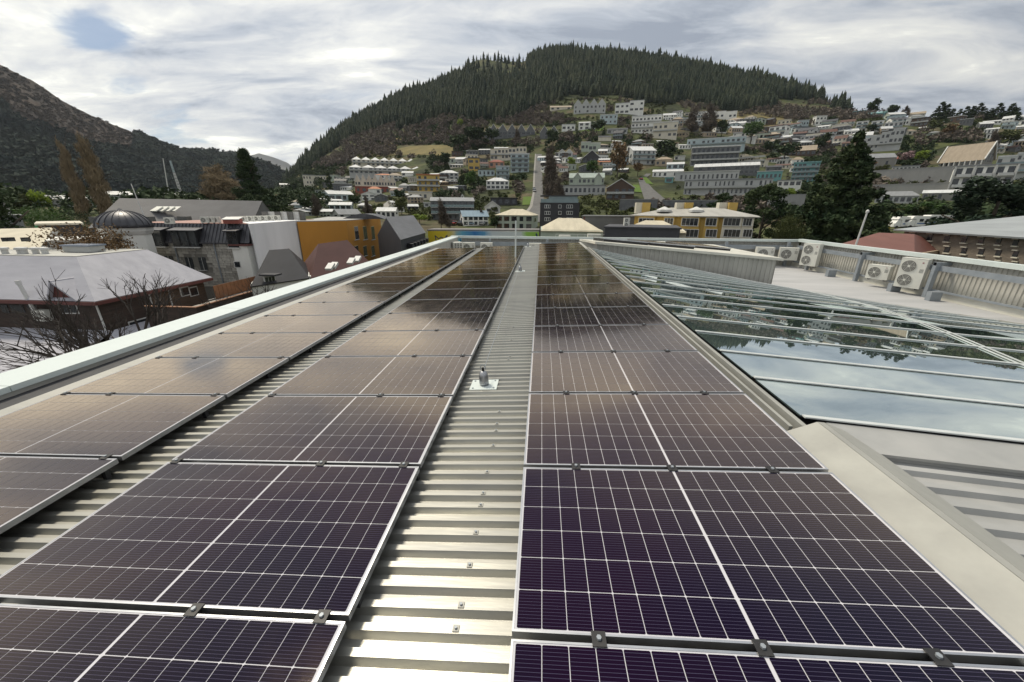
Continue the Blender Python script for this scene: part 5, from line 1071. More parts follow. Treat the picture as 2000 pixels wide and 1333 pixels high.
def timber_lodge():
    t = thing('timber_lodge', 'large dark timber lodge under a grey shingled mansard roof', 'building'); ze, zt = 8.0, 11.0
    x0, x1, y0, y1 = -60.0, -34.4, 26.3, 37.4; tx1, ty0, ty1 = -38.4, 29.2, 35.2
    MB().box2((x0+.6, y0+.7, 0), (x1-.7, y1-.5, ze+.05)).build('wall', M_TIMB, t)
    r = MB(); r.slab([(x0, y0, ze), (x1, y0, ze), (tx1, ty0, zt), (x0, ty0, zt)], .18); r.slab([(x1, y0, ze), (x1, y1, ze), (tx1, ty1, zt), (tx1, ty0, zt)], .18); r.slab([(x1, y1, ze), (x0, y1, ze), (x0, ty1, zt), (tx1, ty1, zt)], .18); r.build('roof', M_SHING, t)
    MB().box2((x0, ty0+.05, zt-.3), (tx1-.05, ty1-.05, zt+.06)).build('flat_roof', M_DECKTOP, t)
    MB().box2((x0, y0-.08, ze-.32), (x1+.06, y0+.06, ze-.06)).build('fascia', M_MAROON, t); MB().box2((x1-.06, y0+.065, ze-.32), (x1+.08, y1, ze-.06)).build('fascia', M_MAROON, t)
    a = onZ(165, 487, zt+.3); m = MB(); m.box((a.x, a.y, zt+.35), (2.6, 1.3, .5)); m.build('rooflight_kerb', WALL['grey'], t); m = MB(); m.box((a.x, a.y, zt+.66), (2.8, 1.5, .12)); m.build('rooflight', mat('blue_grey_dome', (.22, .26, .33), None, 1, .3), t)
    for px in (10, 40, 48, 70, 88): q = onZ(px, 493, zt+.2); m = MB(); m.lathe([(.22, 0), (.22, .35), (.34, .4), (.3, .55), (.05, .6)], 10, (q.x, q.y, zt+.05)); m.build('roof_vent', M_TRIM, t)
    # gabled dormer
    front = Plane((x0, y0+.2), (x1, y0+.2)); A, B, C = front.hit(100, 586), front.hit(158, 587), front.hit(112, 548); C = Vector(((A.x+B.x)/2-.4, y0+.2, C.z)); bk = 3.0
    m = MB(); m.add([A, B, C, A+Vector((0, bk, 0)), B+Vector((0, bk, 0)), C+Vector((0, bk, 0))], [(0, 1, 2), (3, 5, 4)]); m.build('dormer_gable', M_MAROON, t)
    m = MB(); u = Vector((0, -.3, .04)); m.slab([A+u, C+u, C+Vector((0, bk, .04)), A+Vector((0, bk, .04))], .12); m.slab([C+u, B+u, B+Vector((0, bk, .04)), C+Vector((0, bk, .04))], .12); m.build('dormer_roof', M_SHING, t)
    pl = Plane((x0, y0+.7), (x1-.7, y0+.7))
    for (a, b) in ((4, 17), (22, 48), (56, 74), (120, 136), (138, 150)): window(pl, a, 596, b, 611, t, ME_TRIM if a > 100 else None)
    ps = Plane((x1-.7, y0+.7), (x1-.7, y1-.5))
    for k in range(9):   # weathered boards on the side wall
        z = 5.3+k*.28; link('plank', M_PLANKW, t, (x1-.68, (31.2+36.9)/2, z), None, (.06, 5.7, .26))
    for (a, b, c, d) in ((242, 588, 258, 618), (268, 582, 292, 612)): window(ps, a, c-20+15, b, d, t) if False else window(ps, a, 586, b, 616, t, ME_TRIM)
    for (a, b) in ((352, 367), (370, 384)): window(ps, a, 562, b, 577, t, ME_TRIM, out=.12)
    for px, yt, yb in ((188, 590, 622), (296, 568, 605), (335, 562, 596)): q = ps.hit(px, 590) if px > 200 else pl.hit(px, 590); m = MB(); m.cyl((q.x, q.y-.1 if px < 200 else q.y, 8.0), (q.x+.1, q.y-.12, 4.9), .07, n=8); m.build('downpipe', M_TRIM, t)
    # lower lean-to roofs
    m = MB(); m.slab([(x0, 19.5, 4.0), (-32.5, 19.5, 4.0), (-34.6, 26.9, 5.45), (x0, 26.9, 5.45)], .15); m.slab([(-30.6, 22.5, 4.6), (-30.6, 33, 4.9), (-34.6, 33, 5.45), (-34.6, 26.9, 5.45)], .15); m.build('lower_roof', M_SHING, t)
    MB().box2((x0, 19.7, 0), (-31.0, 26.9, 3.9)).build('lower_wall', M_TIMB, t); MB().box2((x0, 19.4, 3.75), (-32.4, 19.55, 4.05)).build('fascia', M_MAROON, t)
    q = onZ(128, 640, 5.0); m = MB(); m.box((q.x, q.y, 5.15), (.9, .7, .4)); m.build('skylight', mat('skylight_lens', (.36, .42, .48), None, 1, .25), t)
    return pl
LP = timber_lodge()
q = LP.hit(97, 615); ac_unit((q.x, q.y-.45, q.z-.45), 0, 1, 'white heat pump bracketed to the dark lodge wall', None, 1.25)
q = LP.hit(78, 590); t = thing('flue_pipe', 'white flue pipe rising past the lodge eave above its heat pump', 'pipe', (q.x, q.y-.5, 6.6)); m = MB(); m.cyl((0, 0, 0), (-.25, -.1, 2.6), .13, n=10); m.build('pipe', M_TRIM, t); m = MB(); m.cyl((-.26, -.1, 2.6), (-.29, -.11, 2.9), .18, n=10); m.build('cowl', M_TRIM, t)
def terrace():
    t = thing('roof_terrace', 'dark timber terrace with orange boarded fence beside the lodge', 'terrace'); x0, x1, y0, y1 = -33.3, -28.6, 28.8, 42.0; zr = 7.0
    MB().box2((x0, y0, 0), (x1, y1, 5.9)).build('base', M_TIMB, t); MB().box2((x0+.15, y0+.15, 5.9), (x1-.15, y1, 5.98)).build('deck', mat('deck_boards', (.34, .31, .27), None, 2, .8, stretch=(6, .4, 1)), t)
    MB().box2((x0, y0, 5.9), (x1, y0+.15, zr)).build('parapet', M_TIMB, t); MB().box2((x1-.15, y0+.155, 5.9), (x1, y1, zr)).build('parapet', M_TIMB, t)
    MB().box2((x0, y0-.06, zr), (x1+.05, y0+.2, zr+.07)).build('coping', mat('orange_timber', (.26, .12, .055), (.19, .09, .045), 1.5, .7), t); MB().box2((x1-.2, y0+.21, zr), (x1+.05, y1, zr+.07)).build('coping', MATS['orange_timber'], t)
    for k in range(11): MB().box2((x0+.02, 36.0+k*.55, 6.0), (x0+.08, 36.5+k*.55, 7.35)).build('fence_board', MATS['orange_timber'], t)
    for k in range(9): MB().box2((x0+.1+k*.5, 41.9, 6.0), (x0+.55+k*.5, 41.96, 7.35)).build('fence_board', MATS['orange_timber'], t)
terrace()
p = onZ(441, 577, 6.0); t = thing('potted_plant', 'yellow green potted plant on the timber terrace', 'plant', (p.x, p.y, 6.0)); m = MB(); m.lathe([(.2, 0), (.28, .4), (.26, .42)], 12); m.build('pot', M_DARKG, t); V, Fq = leafcloud([(0, 0, .75, .38, .42)], 260, .10, 2); bulk('foliage', V, Fq, M_LIME, t, None)
# ---- stone building with metal mansard
M_RUBBLE = None
def rubble_material():
    m = bpy.data.materials.new('rubble_mortar'); m.use_nodes = True; m.node_tree.nodes['Principled BSDF'].inputs['Base Color'].default_value = (.20, .19, .17, 1); m.node_tree.nodes['Principled BSDF'].inputs['Roughness'].default_value = .95; return m
M_STONE = mat('schist_stone', (.46, .44, .39), (.30, .285, .26), 1.6, .9, bump=.3, bscale=5, rand=.28); M_METALR = mat('dark_standing_seam', (.055, .056, .066), (.075, .076, .085), .8, .42, .35, stretch=(3, 3, .3))
def stone_building():
    t = thing('stone_building', 'rubble stone building with dark metal mansard and dormers', 'building'); y = 44.0; xa, xb = -51.0, -36.6; zb, zt = 10.95, 13.1
    MB().box2((xa, y, 0), (xb, 54, zb)).build('wall', rubble_material(), t); pl = Plane((xa, y), (xb, y))
    wins = [(322, 500, 338, 510), (364, 503, 378, 527), (390, 503, 404, 528)]
    hits = [(pl.hit(a, b), pl.hit(c, d)) for a, b, c, d in wins]
    r = random.Random(3); cubes = [unit_cube(M_STONE, 'stone') for _ in range(1)]; n = 0; z = 5.6
    while z < zb-.05:
        hgt = r.uniform(.22, .42); x = xa+.02
        while x < xb-.1:
            w = r.uniform(.4, 1.1); w = min(w, xb-x)
            inside = any(h0.x-.12 < x+w and x < h1.x+.12 and min(h0.z, h1.z)-.12 < z+hgt and z < max(h0.z, h1.z)+.12 for h0, h1 in hits)
            if not inside and n < 298 and x > -47.5: link('stone', cubes[0], t, (x+w/2, y-.015, z+hgt/2), (0, r.uniform(-.03, .03), 0), (w-.04, .07+r.uniform(0, .06), hgt-.035)); n += 1
            x += w
        z += hgt
    for a, b, c, d in wins: window(pl, a, b, c, d, t, None, 1, True)
    for px in (348, 425): q = pl.hit(px, 500); m = MB(); m.cyl((q.x, y-.16, 3), (q.x, y-.16, zb), .07, n=8); m.build('downpipe', M_STEEL, t)
    # mansard with seams
    m = MB(); m.slab([(xa-.3, y-.35, zb), (xb+2.2, y-.35, zb), (xb+1.9, y+.75, zt), (xa+.6, y+.75, zt)], .12); m.build('mansard_roof', M_METALR, t)
    for k in range(36):
        x = xa+(xb+2-xa)*k/36; m = MB(); m.bar((x, y-.36, zb+.02), (x+.1, y+.70, zt+.02), .045, .06); m.build('seam', M_METALR, t)
    m = MB(); m.box2((xa-.3, y-.45, zb-.12), (xb+.3, y-.3, zb+.04)); m.build('gutter', M_METALR, t)
    md = Plane((xa, y-.1), (xb, y-.1))
    for (a, b) in ((281, 329), (346, 395), (452, 472)):
        q0, q1 = md.hit(a, 480), md.hit(b, 480); m = MB(); m.box2((q0.x, y-.55, zb-.5), (q1.x, y+.5, zb+1.45)); o = m.build('dormer', mat('dormer_void', (.02, .02, .022), None, 2, .5), t)
        m = MB(); m.slab([(q0.x-.2, y-.8, zb+1.42), (q1.x+.2, y-.8, zb+1.42), (q1.x+.2, y+.8, zb+1.75), (q0.x-.2, y+.8, zb+1.75)], .1); m.build('dormer_roof', M_METALR, t)
        nb = 3 if b-a > 30 else 1
        for k in range(nb): xx0 = q0.x+(q1.x-q0.x)*k/nb+.12; xx1 = q0.x+(q1.x-q0.x)*(k+1)/nb-.12; boxpart('window', ME_WIN, t, (xx0, y-.60, zb-.4), (xx1, y-.54, zb+1.3))
        boxpart('dormer_sill', ME_TRIM, t, (q0.x-.1, y-.7, zb-.62), (q1.x+.1, y-.53, zb-.5))
    # white pier and white side wall
    MB().box2((xb+.02, y-.5, 0), (xb+2.0, y+1.2, zb-.3)).build('white_pier', WALL['white'], t); MB().box2((xb-.2, y-.7, zb-.3), (xb+2.2, y+.6, zb-.12)).build('pier_coping', M_MAROON, t)
    pp = Plane((xb, y-.5), (xb+2, y-.5)); window(pp, 459, 512, 469, 522, t, ME_TRIM)
    a, b = P2(488, 55.3), P2(588, 68.5); c = b+Vector((-9, 6)); d = a+Vector((-6, 6)); m = MB(); m.prism([tuple(a), tuple(b), tuple(c), tuple(d)], 0, zt+.05); m.build('white_side_wall', mat('white_render', (.78, .79, .80), (.68, .69, .70), .35, .8, stretch=(1, 1, .25)), t)
    m = MB(); m.prism([(xa+.6, y+.76), tuple(a+Vector((-.8, 1))), tuple(b+Vector((-.8, 0))), (-38, 64), (xa, 60)], zt-.2, zt+.02); m.build('terrace_roof', mat('pink_membrane', (.38, .22, .18), (.32, .19, .16), .5, .8), t)
stone_building()
G2 = 'heat pumps on the pink terrace roof'
k = 0
for px, D in ((402, 60), (413, 60), (424, 60), (332, 58), (462, 62), (478, 63), (491, 64), (504, 65), (517, 66), (530, 67), (543, 68)):
    p = onD(px, 436, D); ac_unit((p.x, p.y, 13.12), math.radians(20), 1, 'white heat pump on the pink terrace roof, one of a line', G2, .95); k += 1
t = thing('roof_hatch', 'small red brick roof hatch on the pink terrace roof', 'hatch', (onD(455, 433, 58).x, onD(455, 433, 58).y, 13.12), .3); MB().box2((-.8, -.6, 0), (.8, .6, .5)).build('kerb', WALL['red'], t); m = MB(); m.slab([(-.9, -.7, .5), (.9, -.7, .5), (.9, .7, .75), (-.9, .7, .75)], .06); m.build('lid', M_TRIM, t)
def dome_tower():
    p = onD(243, 440, 60.5); R = 2.2; t = thing('dome_tower', 'white octagonal tower capped by a ribbed dark metal dome', 'tower', (p.x, p.y, 0)); zb = 12.8
    m = MB(); m.lathe([(R*.98, 0), (R*.90, zb-.9), (R*.90, zb-.02)], 8); m.build('wall', WALL['white'], t); m = MB(); m.lathe([(R*.95, zb-.7), (R*1.04, zb-.35), (R*1.05, zb)], 8); m.build('cornice', M_TRIM, t)
    prof = [(R*1.08*math.cos(a), zb+.02+1.75*math.sin(a)) for a in np.linspace(0, 1.50, 9)]; m = MB(); m.lathe(prof, 32); m.build('dome', M_METALR, t, True)
    for i in range(22):
        a = 2*math.pi*i/22; m = MB()
        for k in range(8): (r0, z0), (r1, z1) = prof[k], prof[k+1]; m.bar((r0*math.cos(a), r0*math.sin(a), z0+.02), (r1*math.cos(a), r1*math.sin(a), z1+.02), .06, .08)
        m.build('rib', M_METALR, t)
    m = MB(); m.lathe([(.3, zb+1.72), (.2, zb+1.85), (.04, zb+2.0)], 12); m.build('finial', M_METALR, t)
    d = Vector((-p.x, -p.y, 0)).normalized(); pl = Plane((p.x+d.x*R*.93-d.y, p.y+d.y*R*.93+d.x), (p.x+d.x*R*.93+d.y, p.y+d.y*R*.93-d.x)); w = window(pl, 225, 459, 238, 473, None, None)
    loc = w.matrix_basis.copy(); w.parent = t; w.matrix_parent_inverse = Matrix.Translation((-p.x, -p.y, 0))
dome_tower()
p = onD(237, 408, 60.5); t = thing('roof_pole', 'thin pale pole standing on the dark dome', 'pole', (p.x-.3, p.y+2.6, 13.0)); m = MB(); m.cyl((0, 0, 0), (-.5, 0, 4.4), .06, .04, 8); m.build('pole', M_TRIM, t)
# ---- orange building
M_ORANGE = mat('ochre_render', (.50, .235, .035), (.43, .20, .032), .3, .8, stretch=(1, 1, .4)); ME_CREAMF = unit_cube(mat('cream_surround', (.60, .50, .30), None, 1, .7), 'window_frame')
def orange_building():
    a, b, c = P2(581, 66.8), P2(677, 70), P2(744, 88); d = c+Vector((-13, 3)); t = thing('orange_building', 'ochre orange rendered building with cream framed narrow windows', 'building'); zt = 12.95
    m = MB(); m.prism([tuple(a), tuple(b), tuple(c), tuple(d)], 0, zt); m.build('wall', M_ORANGE, t); m = MB(); e = lambda v: tuple(v); m.prism([e(a), e(b), e(c), e(d)], zt, zt+.12); m.build('parapet_coping', mat('grey_coping', (.33, .33, .32), None, 1, .7), t)
    pl = Plane(b, c)
    for (x0, x1) in ((693, 700), (710, 716.5), (726, 731.5)):
        for (y0, y1) in ((443, 468), (481, 500)): window(pl, x0, y0, x1, y1, t, ME_CREAMF, 0, True)
    pa = Plane(a, b)
    q = onD(700, 426, 76); m = MB(); n = 10
    P = [(q.x-4+8*i/n, .9*math.sin(math.pi*i/n)) for i in range(n+1)]
    m.add([(x, q.y+2, zt+.1+h) for x, h in P]+[(x, q.y+6, zt+.1+h) for x, h in P], [(i, i+1, n+2+i, n+1+i) for i in range(n)]+[tuple(range(n+1))]); m.build('curved_roof', M_METALR, t)
    for k in range(7): q = onD(520+k*12, 430, 70); m = MB(); m.box((q.x, q.y, zt+.7), (.9, .2, 1.4)); m.build('screen_panel', M_TRIM if k % 2 else M_ACD, t)
orange_building()
# ---- small houses below the orange wall, barn
def gable_house(name, label, corners, z0, ze, zr, wallm, roofm, cat='house', hip=0.0):
    A, B, C, D_ = [Vector(c) for c in corners]; t = thing(name, label, cat); m = MB(); m.prism([tuple(v) for v in (A, B, C, D_)], z0, ze); E = (A+D_)/2; G = (B+C)/2
    E2, G2_ = E.lerp(G, hip), G.lerp(E, hip)
    if hip == 0: m.add([(A.x, A.y, ze), (D_.x, D_.y, ze), (E.x, E.y, zr-.15), (B.x, B.y, ze), (C.x, C.y, ze), (G.x, G.y, zr-.15)], [(0, 2, 1), (3, 4, 5)])
    m.build('wall', wallm, t); u = lambda v, z: (v.x, v.y, z); o = .35; nA = (A-D_).normalized()*o; r = MB()
    r.slab([u(A+nA, ze-.15), u(B+nA, ze-.15), u(G2_, zr), u(E2, zr)], .14); r.slab([u(E2, zr), u(G2_, zr), u(C-nA, ze-.15), u(D_-nA, ze-.15)], .14)
    if hip: r.slab([u(A+nA, ze-.15), u(E2, zr), u(D_-nA, ze-.15)], .14); r.slab([u(B+nA, ze-.15), u(C-nA, ze-.15), u(G2_, zr)], .14)
    r.build('roof', roofm, t); return t
A, B = P2(488, 44.5, 552), P2(604, 47, 540)
t = gable_house('gabled_house', 'white walled house with dark grey roof below the white wall', [A, B, B+Vector((-4.5, 7.5)), A+Vector((-4.5, 7.5))], 0, 7.9, 10.6, WALL['white'], rm('slate', (.045, .046, .052)), hip=.32)
pl = Plane(A, B); window(pl, 518, 541, 537, 556, t, ME_TRIM, 2); m = MB(); q = pl.hit(527, 536); m.box((q.x+.2, q.y-.2, q.z), (1.7, 1.0, .15)); m.build('dormer_roof', MATS['roof_slate'], t)
A, B = P2(606, 47.4, 540), P2(722, 58, 512)
t = gable_house('hipped_house', 'house with red brown hip roof and white skylights', [A, B, B+Vector((-5.5, 7)), A+Vector((-5.5, 7))], 0, 7.8, 10.7, WALL['white'], rm('red_brown', (.10, .048, .042)), hip=.25)
for (px, py) in ((645, 523), (652, 521), (686, 512), (698, 508)): q = onZ(px, py, 8.9); m = MB(); m.box((q.x, q.y, 9.0), (.7, 1.0, .25), Matrix.Rotation(.5, 3, 'X')); m.build('skylight', M_TRIM, t)
A, B = P2(745, 70, 480), P2(783, 62, 480); C = P2(832, 79, 480)
t = gable_house('charcoal_barn', 'charcoal barn-like hall with broad grey metal roof', [B, C, C+(A-B)*1.15, B+(A-B)*1.15], 0, 10.6, 13.6, mat('charcoal_cladding', (.045, .047, .055), (.06, .062, .07), .6, .6, stretch=(4, 4, .3)), rm('barn_metal', (.19, .195, .21)), 'hall')
pl = Plane(B, C); 
for k in range(6): m = MB(); a_, b_ = B.lerp(C, .2+k*.13), B.lerp(C, .26+k*.13); m.prism([tuple(a_), tuple(b_), tuple(b_+Vector((1.2, -.8))), tuple(a_+Vector((1.2, -.8)))], 8.9, 9.6); m.build('awning', mat('dark_awning', (.03, .03, .034), None, 2, .7), t)
# ---- mural wall and car park
def mural_building():
    a, b = P2(836, 84), P2(1052, 84); t = thing('mural_building', 'low flat building whose wall carries a yellow to blue painted mural', 'building'); zt = 10.55
    m = MB(); m.prism([tuple(a), tuple(b), tuple(b+Vector((0, 5))), tuple(a+Vector((0, 5)))], 0, zt); m.build('wall', WALL['white'], t)
    m = MB(); m.prism([tuple(a+Vector((-.2, -.2))), tuple(b+Vector((.2, -.2))), tuple(b+Vector((.2, 5.2))), tuple(a+Vector((-.2, 5.2)))], zt, zt+.25); m.build('roof', mat('bitumen_roof', (.20, .19, .19), None, .5, .9), t)
    # the painting: a thin printed skin on the wall
    mm = bpy.data.materials.new('mural_print'); mm.use_nodes = True; N = mm.node_tree.nodes; L = mm.node_tree.links; tc = N.new('ShaderNodeTexCoord'); sp = N.new('ShaderNodeSeparateXYZ'); L.new(tc.outputs['Object'], sp.inputs[0])
    nz = N.new('ShaderNodeTexNoise'); nz.inputs['Scale'].default_value = .5; L.new(tc.outputs['Object'], nz.inputs[0]); ad = N.new('ShaderNodeMath'); ad.operation = 'MULTIPLY_ADD'; L.new(nz.outputs[0], ad.inputs[0]); ad.inputs[1].default_value = .12; 
    ln = (b-a).length; dv = N.new('ShaderNodeMath'); dv.operation = 'MULTIPLY_ADD'; L.new(sp.outputs[0], dv.inputs[0]); dv.inputs[1].default_value = 1/ln; dv.inputs[2].default_value = .44; L.new(dv.outputs[0], ad.inputs[2])
    r = N.new('ShaderNodeValToRGB'); L.new(ad.outputs[0], r.inputs[0]); e = r.color_ramp.elements; e[0].position = 0; e[0].color = (.62, .47, .02, 1); e[1].position = 1; e[1].color = (.22, .40, .05, 1)
    for q, c in ((.17, (.60, .47, .03, 1)), (.24, (.55, .50, .28, 1)), (.31, (.12, .36, .50, 1)), (.42, (.03, .16, .42, 1)), (.52, (.10, .30, .50, 1)), (.58, (.50, .55, .58, 1)), (.84, (.52, .56, .56, 1)), (.90, (.25, .45, .08, 1))): x = e.new(q); x.color = c
    L.new(r.outputs[0], N['Principled BSDF'].inputs['Base Color']); N['Principled BSDF'].inputs['Roughness'].default_value = .7
    m = MB(); m.box((0, 0, 0), (ln, .03, 4.2)); o = m.build('mural', mm, t, loc=((a.x+b.x)/2, a.y-.02, zt-2.15))
    # spray-painted figures: dark curved strokes
    r_ = random.Random(5); ink = mat('mural_ink', (.02, .035, .12), None, 2, .7); m = MB()
    def stroke(pts, w):
        m = MB()
        for p, q in zip(pts[:-1], pts[1:]): m.bar((p[0], -.03, p[1]), (q[0], -.03, q[1]), .02, w, (0, 0, 1))
        m.build('painted_stroke', ink, o)
    c0 = -ln*.38
    stroke([(c0-1.3, 1.2), (c0-1.1, .1), (c0-.4, -.35), (c0+.4, -.35), (c0+1.0, .1), (c0+1.3, 1.3)], .16); stroke([(c0-1.3, 1.2), (c0-.6, .55), (c0, .9), (c0+.6, .5), (c0+1.3, 1.3)], .16); stroke([(c0-.5, .2), (c0-.1, -.1), (c0+.3, .25)], .12)
    for cx in (-ln*.17, ln*.07):
        for k in range(3): rr = .9-.2*k; stroke([(cx+k*.9+rr*math.cos(s), .5+rr*.8*math.sin(s)) for s in np.linspace(.5, 5.5, 12)], .12)
    stroke([(ln*.475+.2*math.sin(s*3), 1.8-s) for s in np.linspace(0, 2.6, 9)], .3); stroke([(ln*.46, .8), (ln*.475, .3), (ln*.49, .9)], .18)
mural_building()
CARC = [('red', (.35, .03, .03)), ('black', (.02, .02, .022)), ('dark grey', (.08, .08, .085)), ('white', (.62, .62, .62)), ('silver', (.40, .41, .42)), ('pale blue', (.25, .33, .40)), ('bright green', (.10, .40, .08)), ('cream', (.55, .52, .45)), ('white', (.62, .62, .62)), ('silver', (.40, .41, .42)), ('pink', (.45, .28, .28))]
def car_meshes():
    b = MB(); prof = [(-2.1, .35), (-2.1, .75), (-1.3, .88), (1.5, .92), (2.05, .78), (2.1, .35)]; 
    b.add([(x, -.85, z) for x, z in prof]+[(x, .85, z) for x, z in prof], [tuple(range(6)), tuple(range(11, 5, -1))]+[(i, 6+i, 6+(i+1) % 6, (i+1) % 6) for i in range(6)])
    g = MB(); g.add([(-1.0, -.8, .88), (1.6, -.8, .92), (1.15, -.65, 1.42), (-.45, -.65, 1.42), (-1.0, .8, .88), (1.6, .8, .92), (1.15, .65, 1.42), (-.45, .65, 1.42)], [(0, 1, 2, 3), (7, 6, 5, 4), (1, 5, 6, 2), (0, 3, 7, 4)]); r = MB(); r.box2((-.42, -.64, 1.42), (1.12, .64, 1.46))
    w = MB(); w.cyl((0, -.1, 0), (0, .1, 0), .32, n=12); return b, g.mesh('cabin_glass', M_PANE), r, w.mesh('wheel', M_BLACK)
CB, CG, CRF, CWH = car_meshes(); CARM = {}
def car(px, py, ci, yaw, label, group='cars in the car park behind the mural'):
    nm, c = CARC[ci]; m = mat('car_paint_'+nm.replace(' ', '_'), c, None, 1, .25, spec=.6); p = terr_hit(px, py); t = thing('parked_car', label, 'car', (p.x, p.y, p.z+.05), yaw, group)
    if nm not in CARM: CARM[nm] = (CB.mesh('body', m), CRF.mesh('roof', m))
    link('body', CARM[nm][0], t); link('cabin_glass', CG, t); link('roof', CARM[nm][1], t)
    for x in (-1.3, 1.3):
        for y in (-.8, .8): link('wheel', CWH, t, (x, y, .33))
for i, (px, ci, lab) in enumerate(((886, 0, 'red hatchback parked at the left end of the car park'), (899, 1, 'black car parked next to the red hatchback'), (911, 3, 'white car parked next to the black car'), (922, 5, 'pale blue car left of the silver ones'), (944, 4, 'silver car parked left of the bright green one'), (963, 6, 'bright green car in the car park behind the mural'), (975, 8, 'white car right of the bright green one'), (985, 2, 'dark grey car between two pale cars'), (996, 7, 'cream car near the mast'), (1016, 4, 'silver car right of the mast'), (1026, 10, 'pink car at the right end of the car park'))):
    car(px, 440.5, ci, math.pi/2+(.1 if i % 2 else -.08), lab)
for i, (px, py, ci) in enumerate(((1043, 372, 4), (1044, 376, 3), (1060, 318, 3), (1252, 352, 0))): car(px, py, ci, math.pi/2, ('silver car parked on the uphill road', 'white car parked on the uphill road', 'white car parked near the top of the uphill road', 'red car parked on the side lane')[i], 'cars parked on the hill roads')
# ---- black block, cream hip roof, plant, charcoal parapets
def box_building(name, label, pxa, pxb, D, ytop, wallm, dep, z0=0.0, cat='building', rooftop=None, yaw=0.0):
    a, b = P2(pxa, D), P2(pxb, D); zt = onD((pxa+pxb)/2, ytop, D).z; t = thing(name, label, cat); v = Vector((a.y-b.y, b.x-a.x)).normalized()*dep
    m = MB(); m.prism([tuple(a), tuple(b), tuple(b+v), tuple(a+v)], z0, zt); m.build('wall', wallm, t); m = MB(); w_ = (b-a).normalized()*.15; n_ = v.normalized()*.15
    m.prism([tuple(a-w_-n_), tuple(b+w_-n_), tuple(b+v+w_), tuple(a+v-w_)], zt, zt+.2); m.build('roof_edge', rooftop or wallm, t); return t, Plane(a, b), zt
t, pl, zt = box_building('black_block', 'black four storey block with glazed penthouse', 1054, 1130, 112, 398, mat('black_cladding', (.022, .022, .026), (.03, .03, .035), .5, .5), 12)
for y in (401, 413.5, 426):
    for x0, x1 in ((1064, 1066.5), (1068, 1070.5), (1071.5, 1074), (1091, 1096), (1107, 1110), (1111, 1114), (1115, 1118)): window(pl, x0, y, x1, y+5.5, t, ME_TRIM)
MB().box2((pl.hit(1072, 395).x, pl.a.y+.6, zt), (pl.hit(1128, 395).x, pl.a.y+8, zt+1.9)).build('penthouse', ME_GLB.materials[0], t); MB().box2((pl.hit(1056, 395).x, pl.a.y+.1, zt+.2), (pl.hit(1130, 395).x, pl.a.y+.18, zt+1.2)).build('glass_balustrade', ME_GLB.materials[0], t); MB().box2((pl.hit(1055, 395).x, pl.a.y+.3, zt+1.95), (pl.hit(1130, 395).x, pl.a.y+8.3, zt+2.15)).build('penthouse_roof', mat('dark_roof_slab', (.05, .05, .055), None, 1, .6), t)
A, B = P2(1056, 68, 450), P2(1178, 68, 450)
t = gable_house('hall', 'pale green hall with broad cream hip roof behind the rear rail', [A, B, B+Vector((0, 13)), A+Vector((0, 13))], 0, 11.6, 13.4, WALL['green'], ROOFM['cream'], 'hall', hip=.3)
t = thing('roof_plant', 'white rooftop plant with ducts and handrails behind the rear rail', 'plant equipment', (P2(1135, 56).x, P2(1135, 56).y, 10.2))
for k, (x, y, w, h) in enumerate(((-2.2, 0, 1.6, 1.3), (0, .3, 1.3, 1.0), (1.9, 0, 1.8, 1.5), (3.6, .4, 1.0, .9))): MB().box2((x-w/2, y-.5, 0), (x+w/2, y+.5, h)).build('duct_box', M_ACW, t)
m = MB()
for k in range(9): m.cyl((-3.5+k, -1.2, 0), (-3.5+k, -1.2, 1.5), .03, n=6)
for z in (.8, 1.5): m.cyl((-3.5, -1.2, z), (4.5, -1.2, z), .03, n=6)
m.build('handrail', M_TRIM, t); MB().box2((-5, -1.6, -10.2), (5.5, 4, -.02)).build('plant_tower', WALL['green'], t)
t, pl, zt = box_building('dark_parapet_building', 'flat building with charcoal parapet panels behind the rear rail', 1182, 1330, 54, 447, mat('charcoal_panel', (.05, .052, .062), None, .5, .6), 9)
t, pl, zt = box_building('black_wall_building', 'black box building next to the cream hip roof', 1136, 1246, 84, 424, WALL['dgrey'], 10); MB().box2((pl.hit(1140, 420).x, pl.a.y-.1, zt-3), (pl.hit(1158, 420).x, pl.a.y+.02, zt)).build('red_panel', M_MAROON, t)
A, B = P2(1215, 64, 445), P2(1342, 62, 445)
t = gable_house('hall', 'low hall with cream hip roof left of the yellow apartments', [A, B, B+Vector((3, 11)), A+Vector((3, 11))], 0, 12.0, 13.3, WALL['cream'], ROOFM['cream'], 'hall', hip=.35)
ac_p = onD(1224, 432, 58); ac_unit((ac_p.x, ac_p.y, 12.6), .3, 2, 'tall heat pump on the roof left of the yellow apartments', None, .9)
t = thing('roof_cabinet', 'white roof cabinet under the tall heat pump beside the yellow apartments', 'cabinet', (ac_p.x, ac_p.y, 11.9)); MB().box2((-.8, -.6, 0), (.8, .6, .69)).build('box', M_ACW, t); MB().box2((-.9, -.7, .62), (.9, .7, .68)).build('lid', M_TRIM, t)
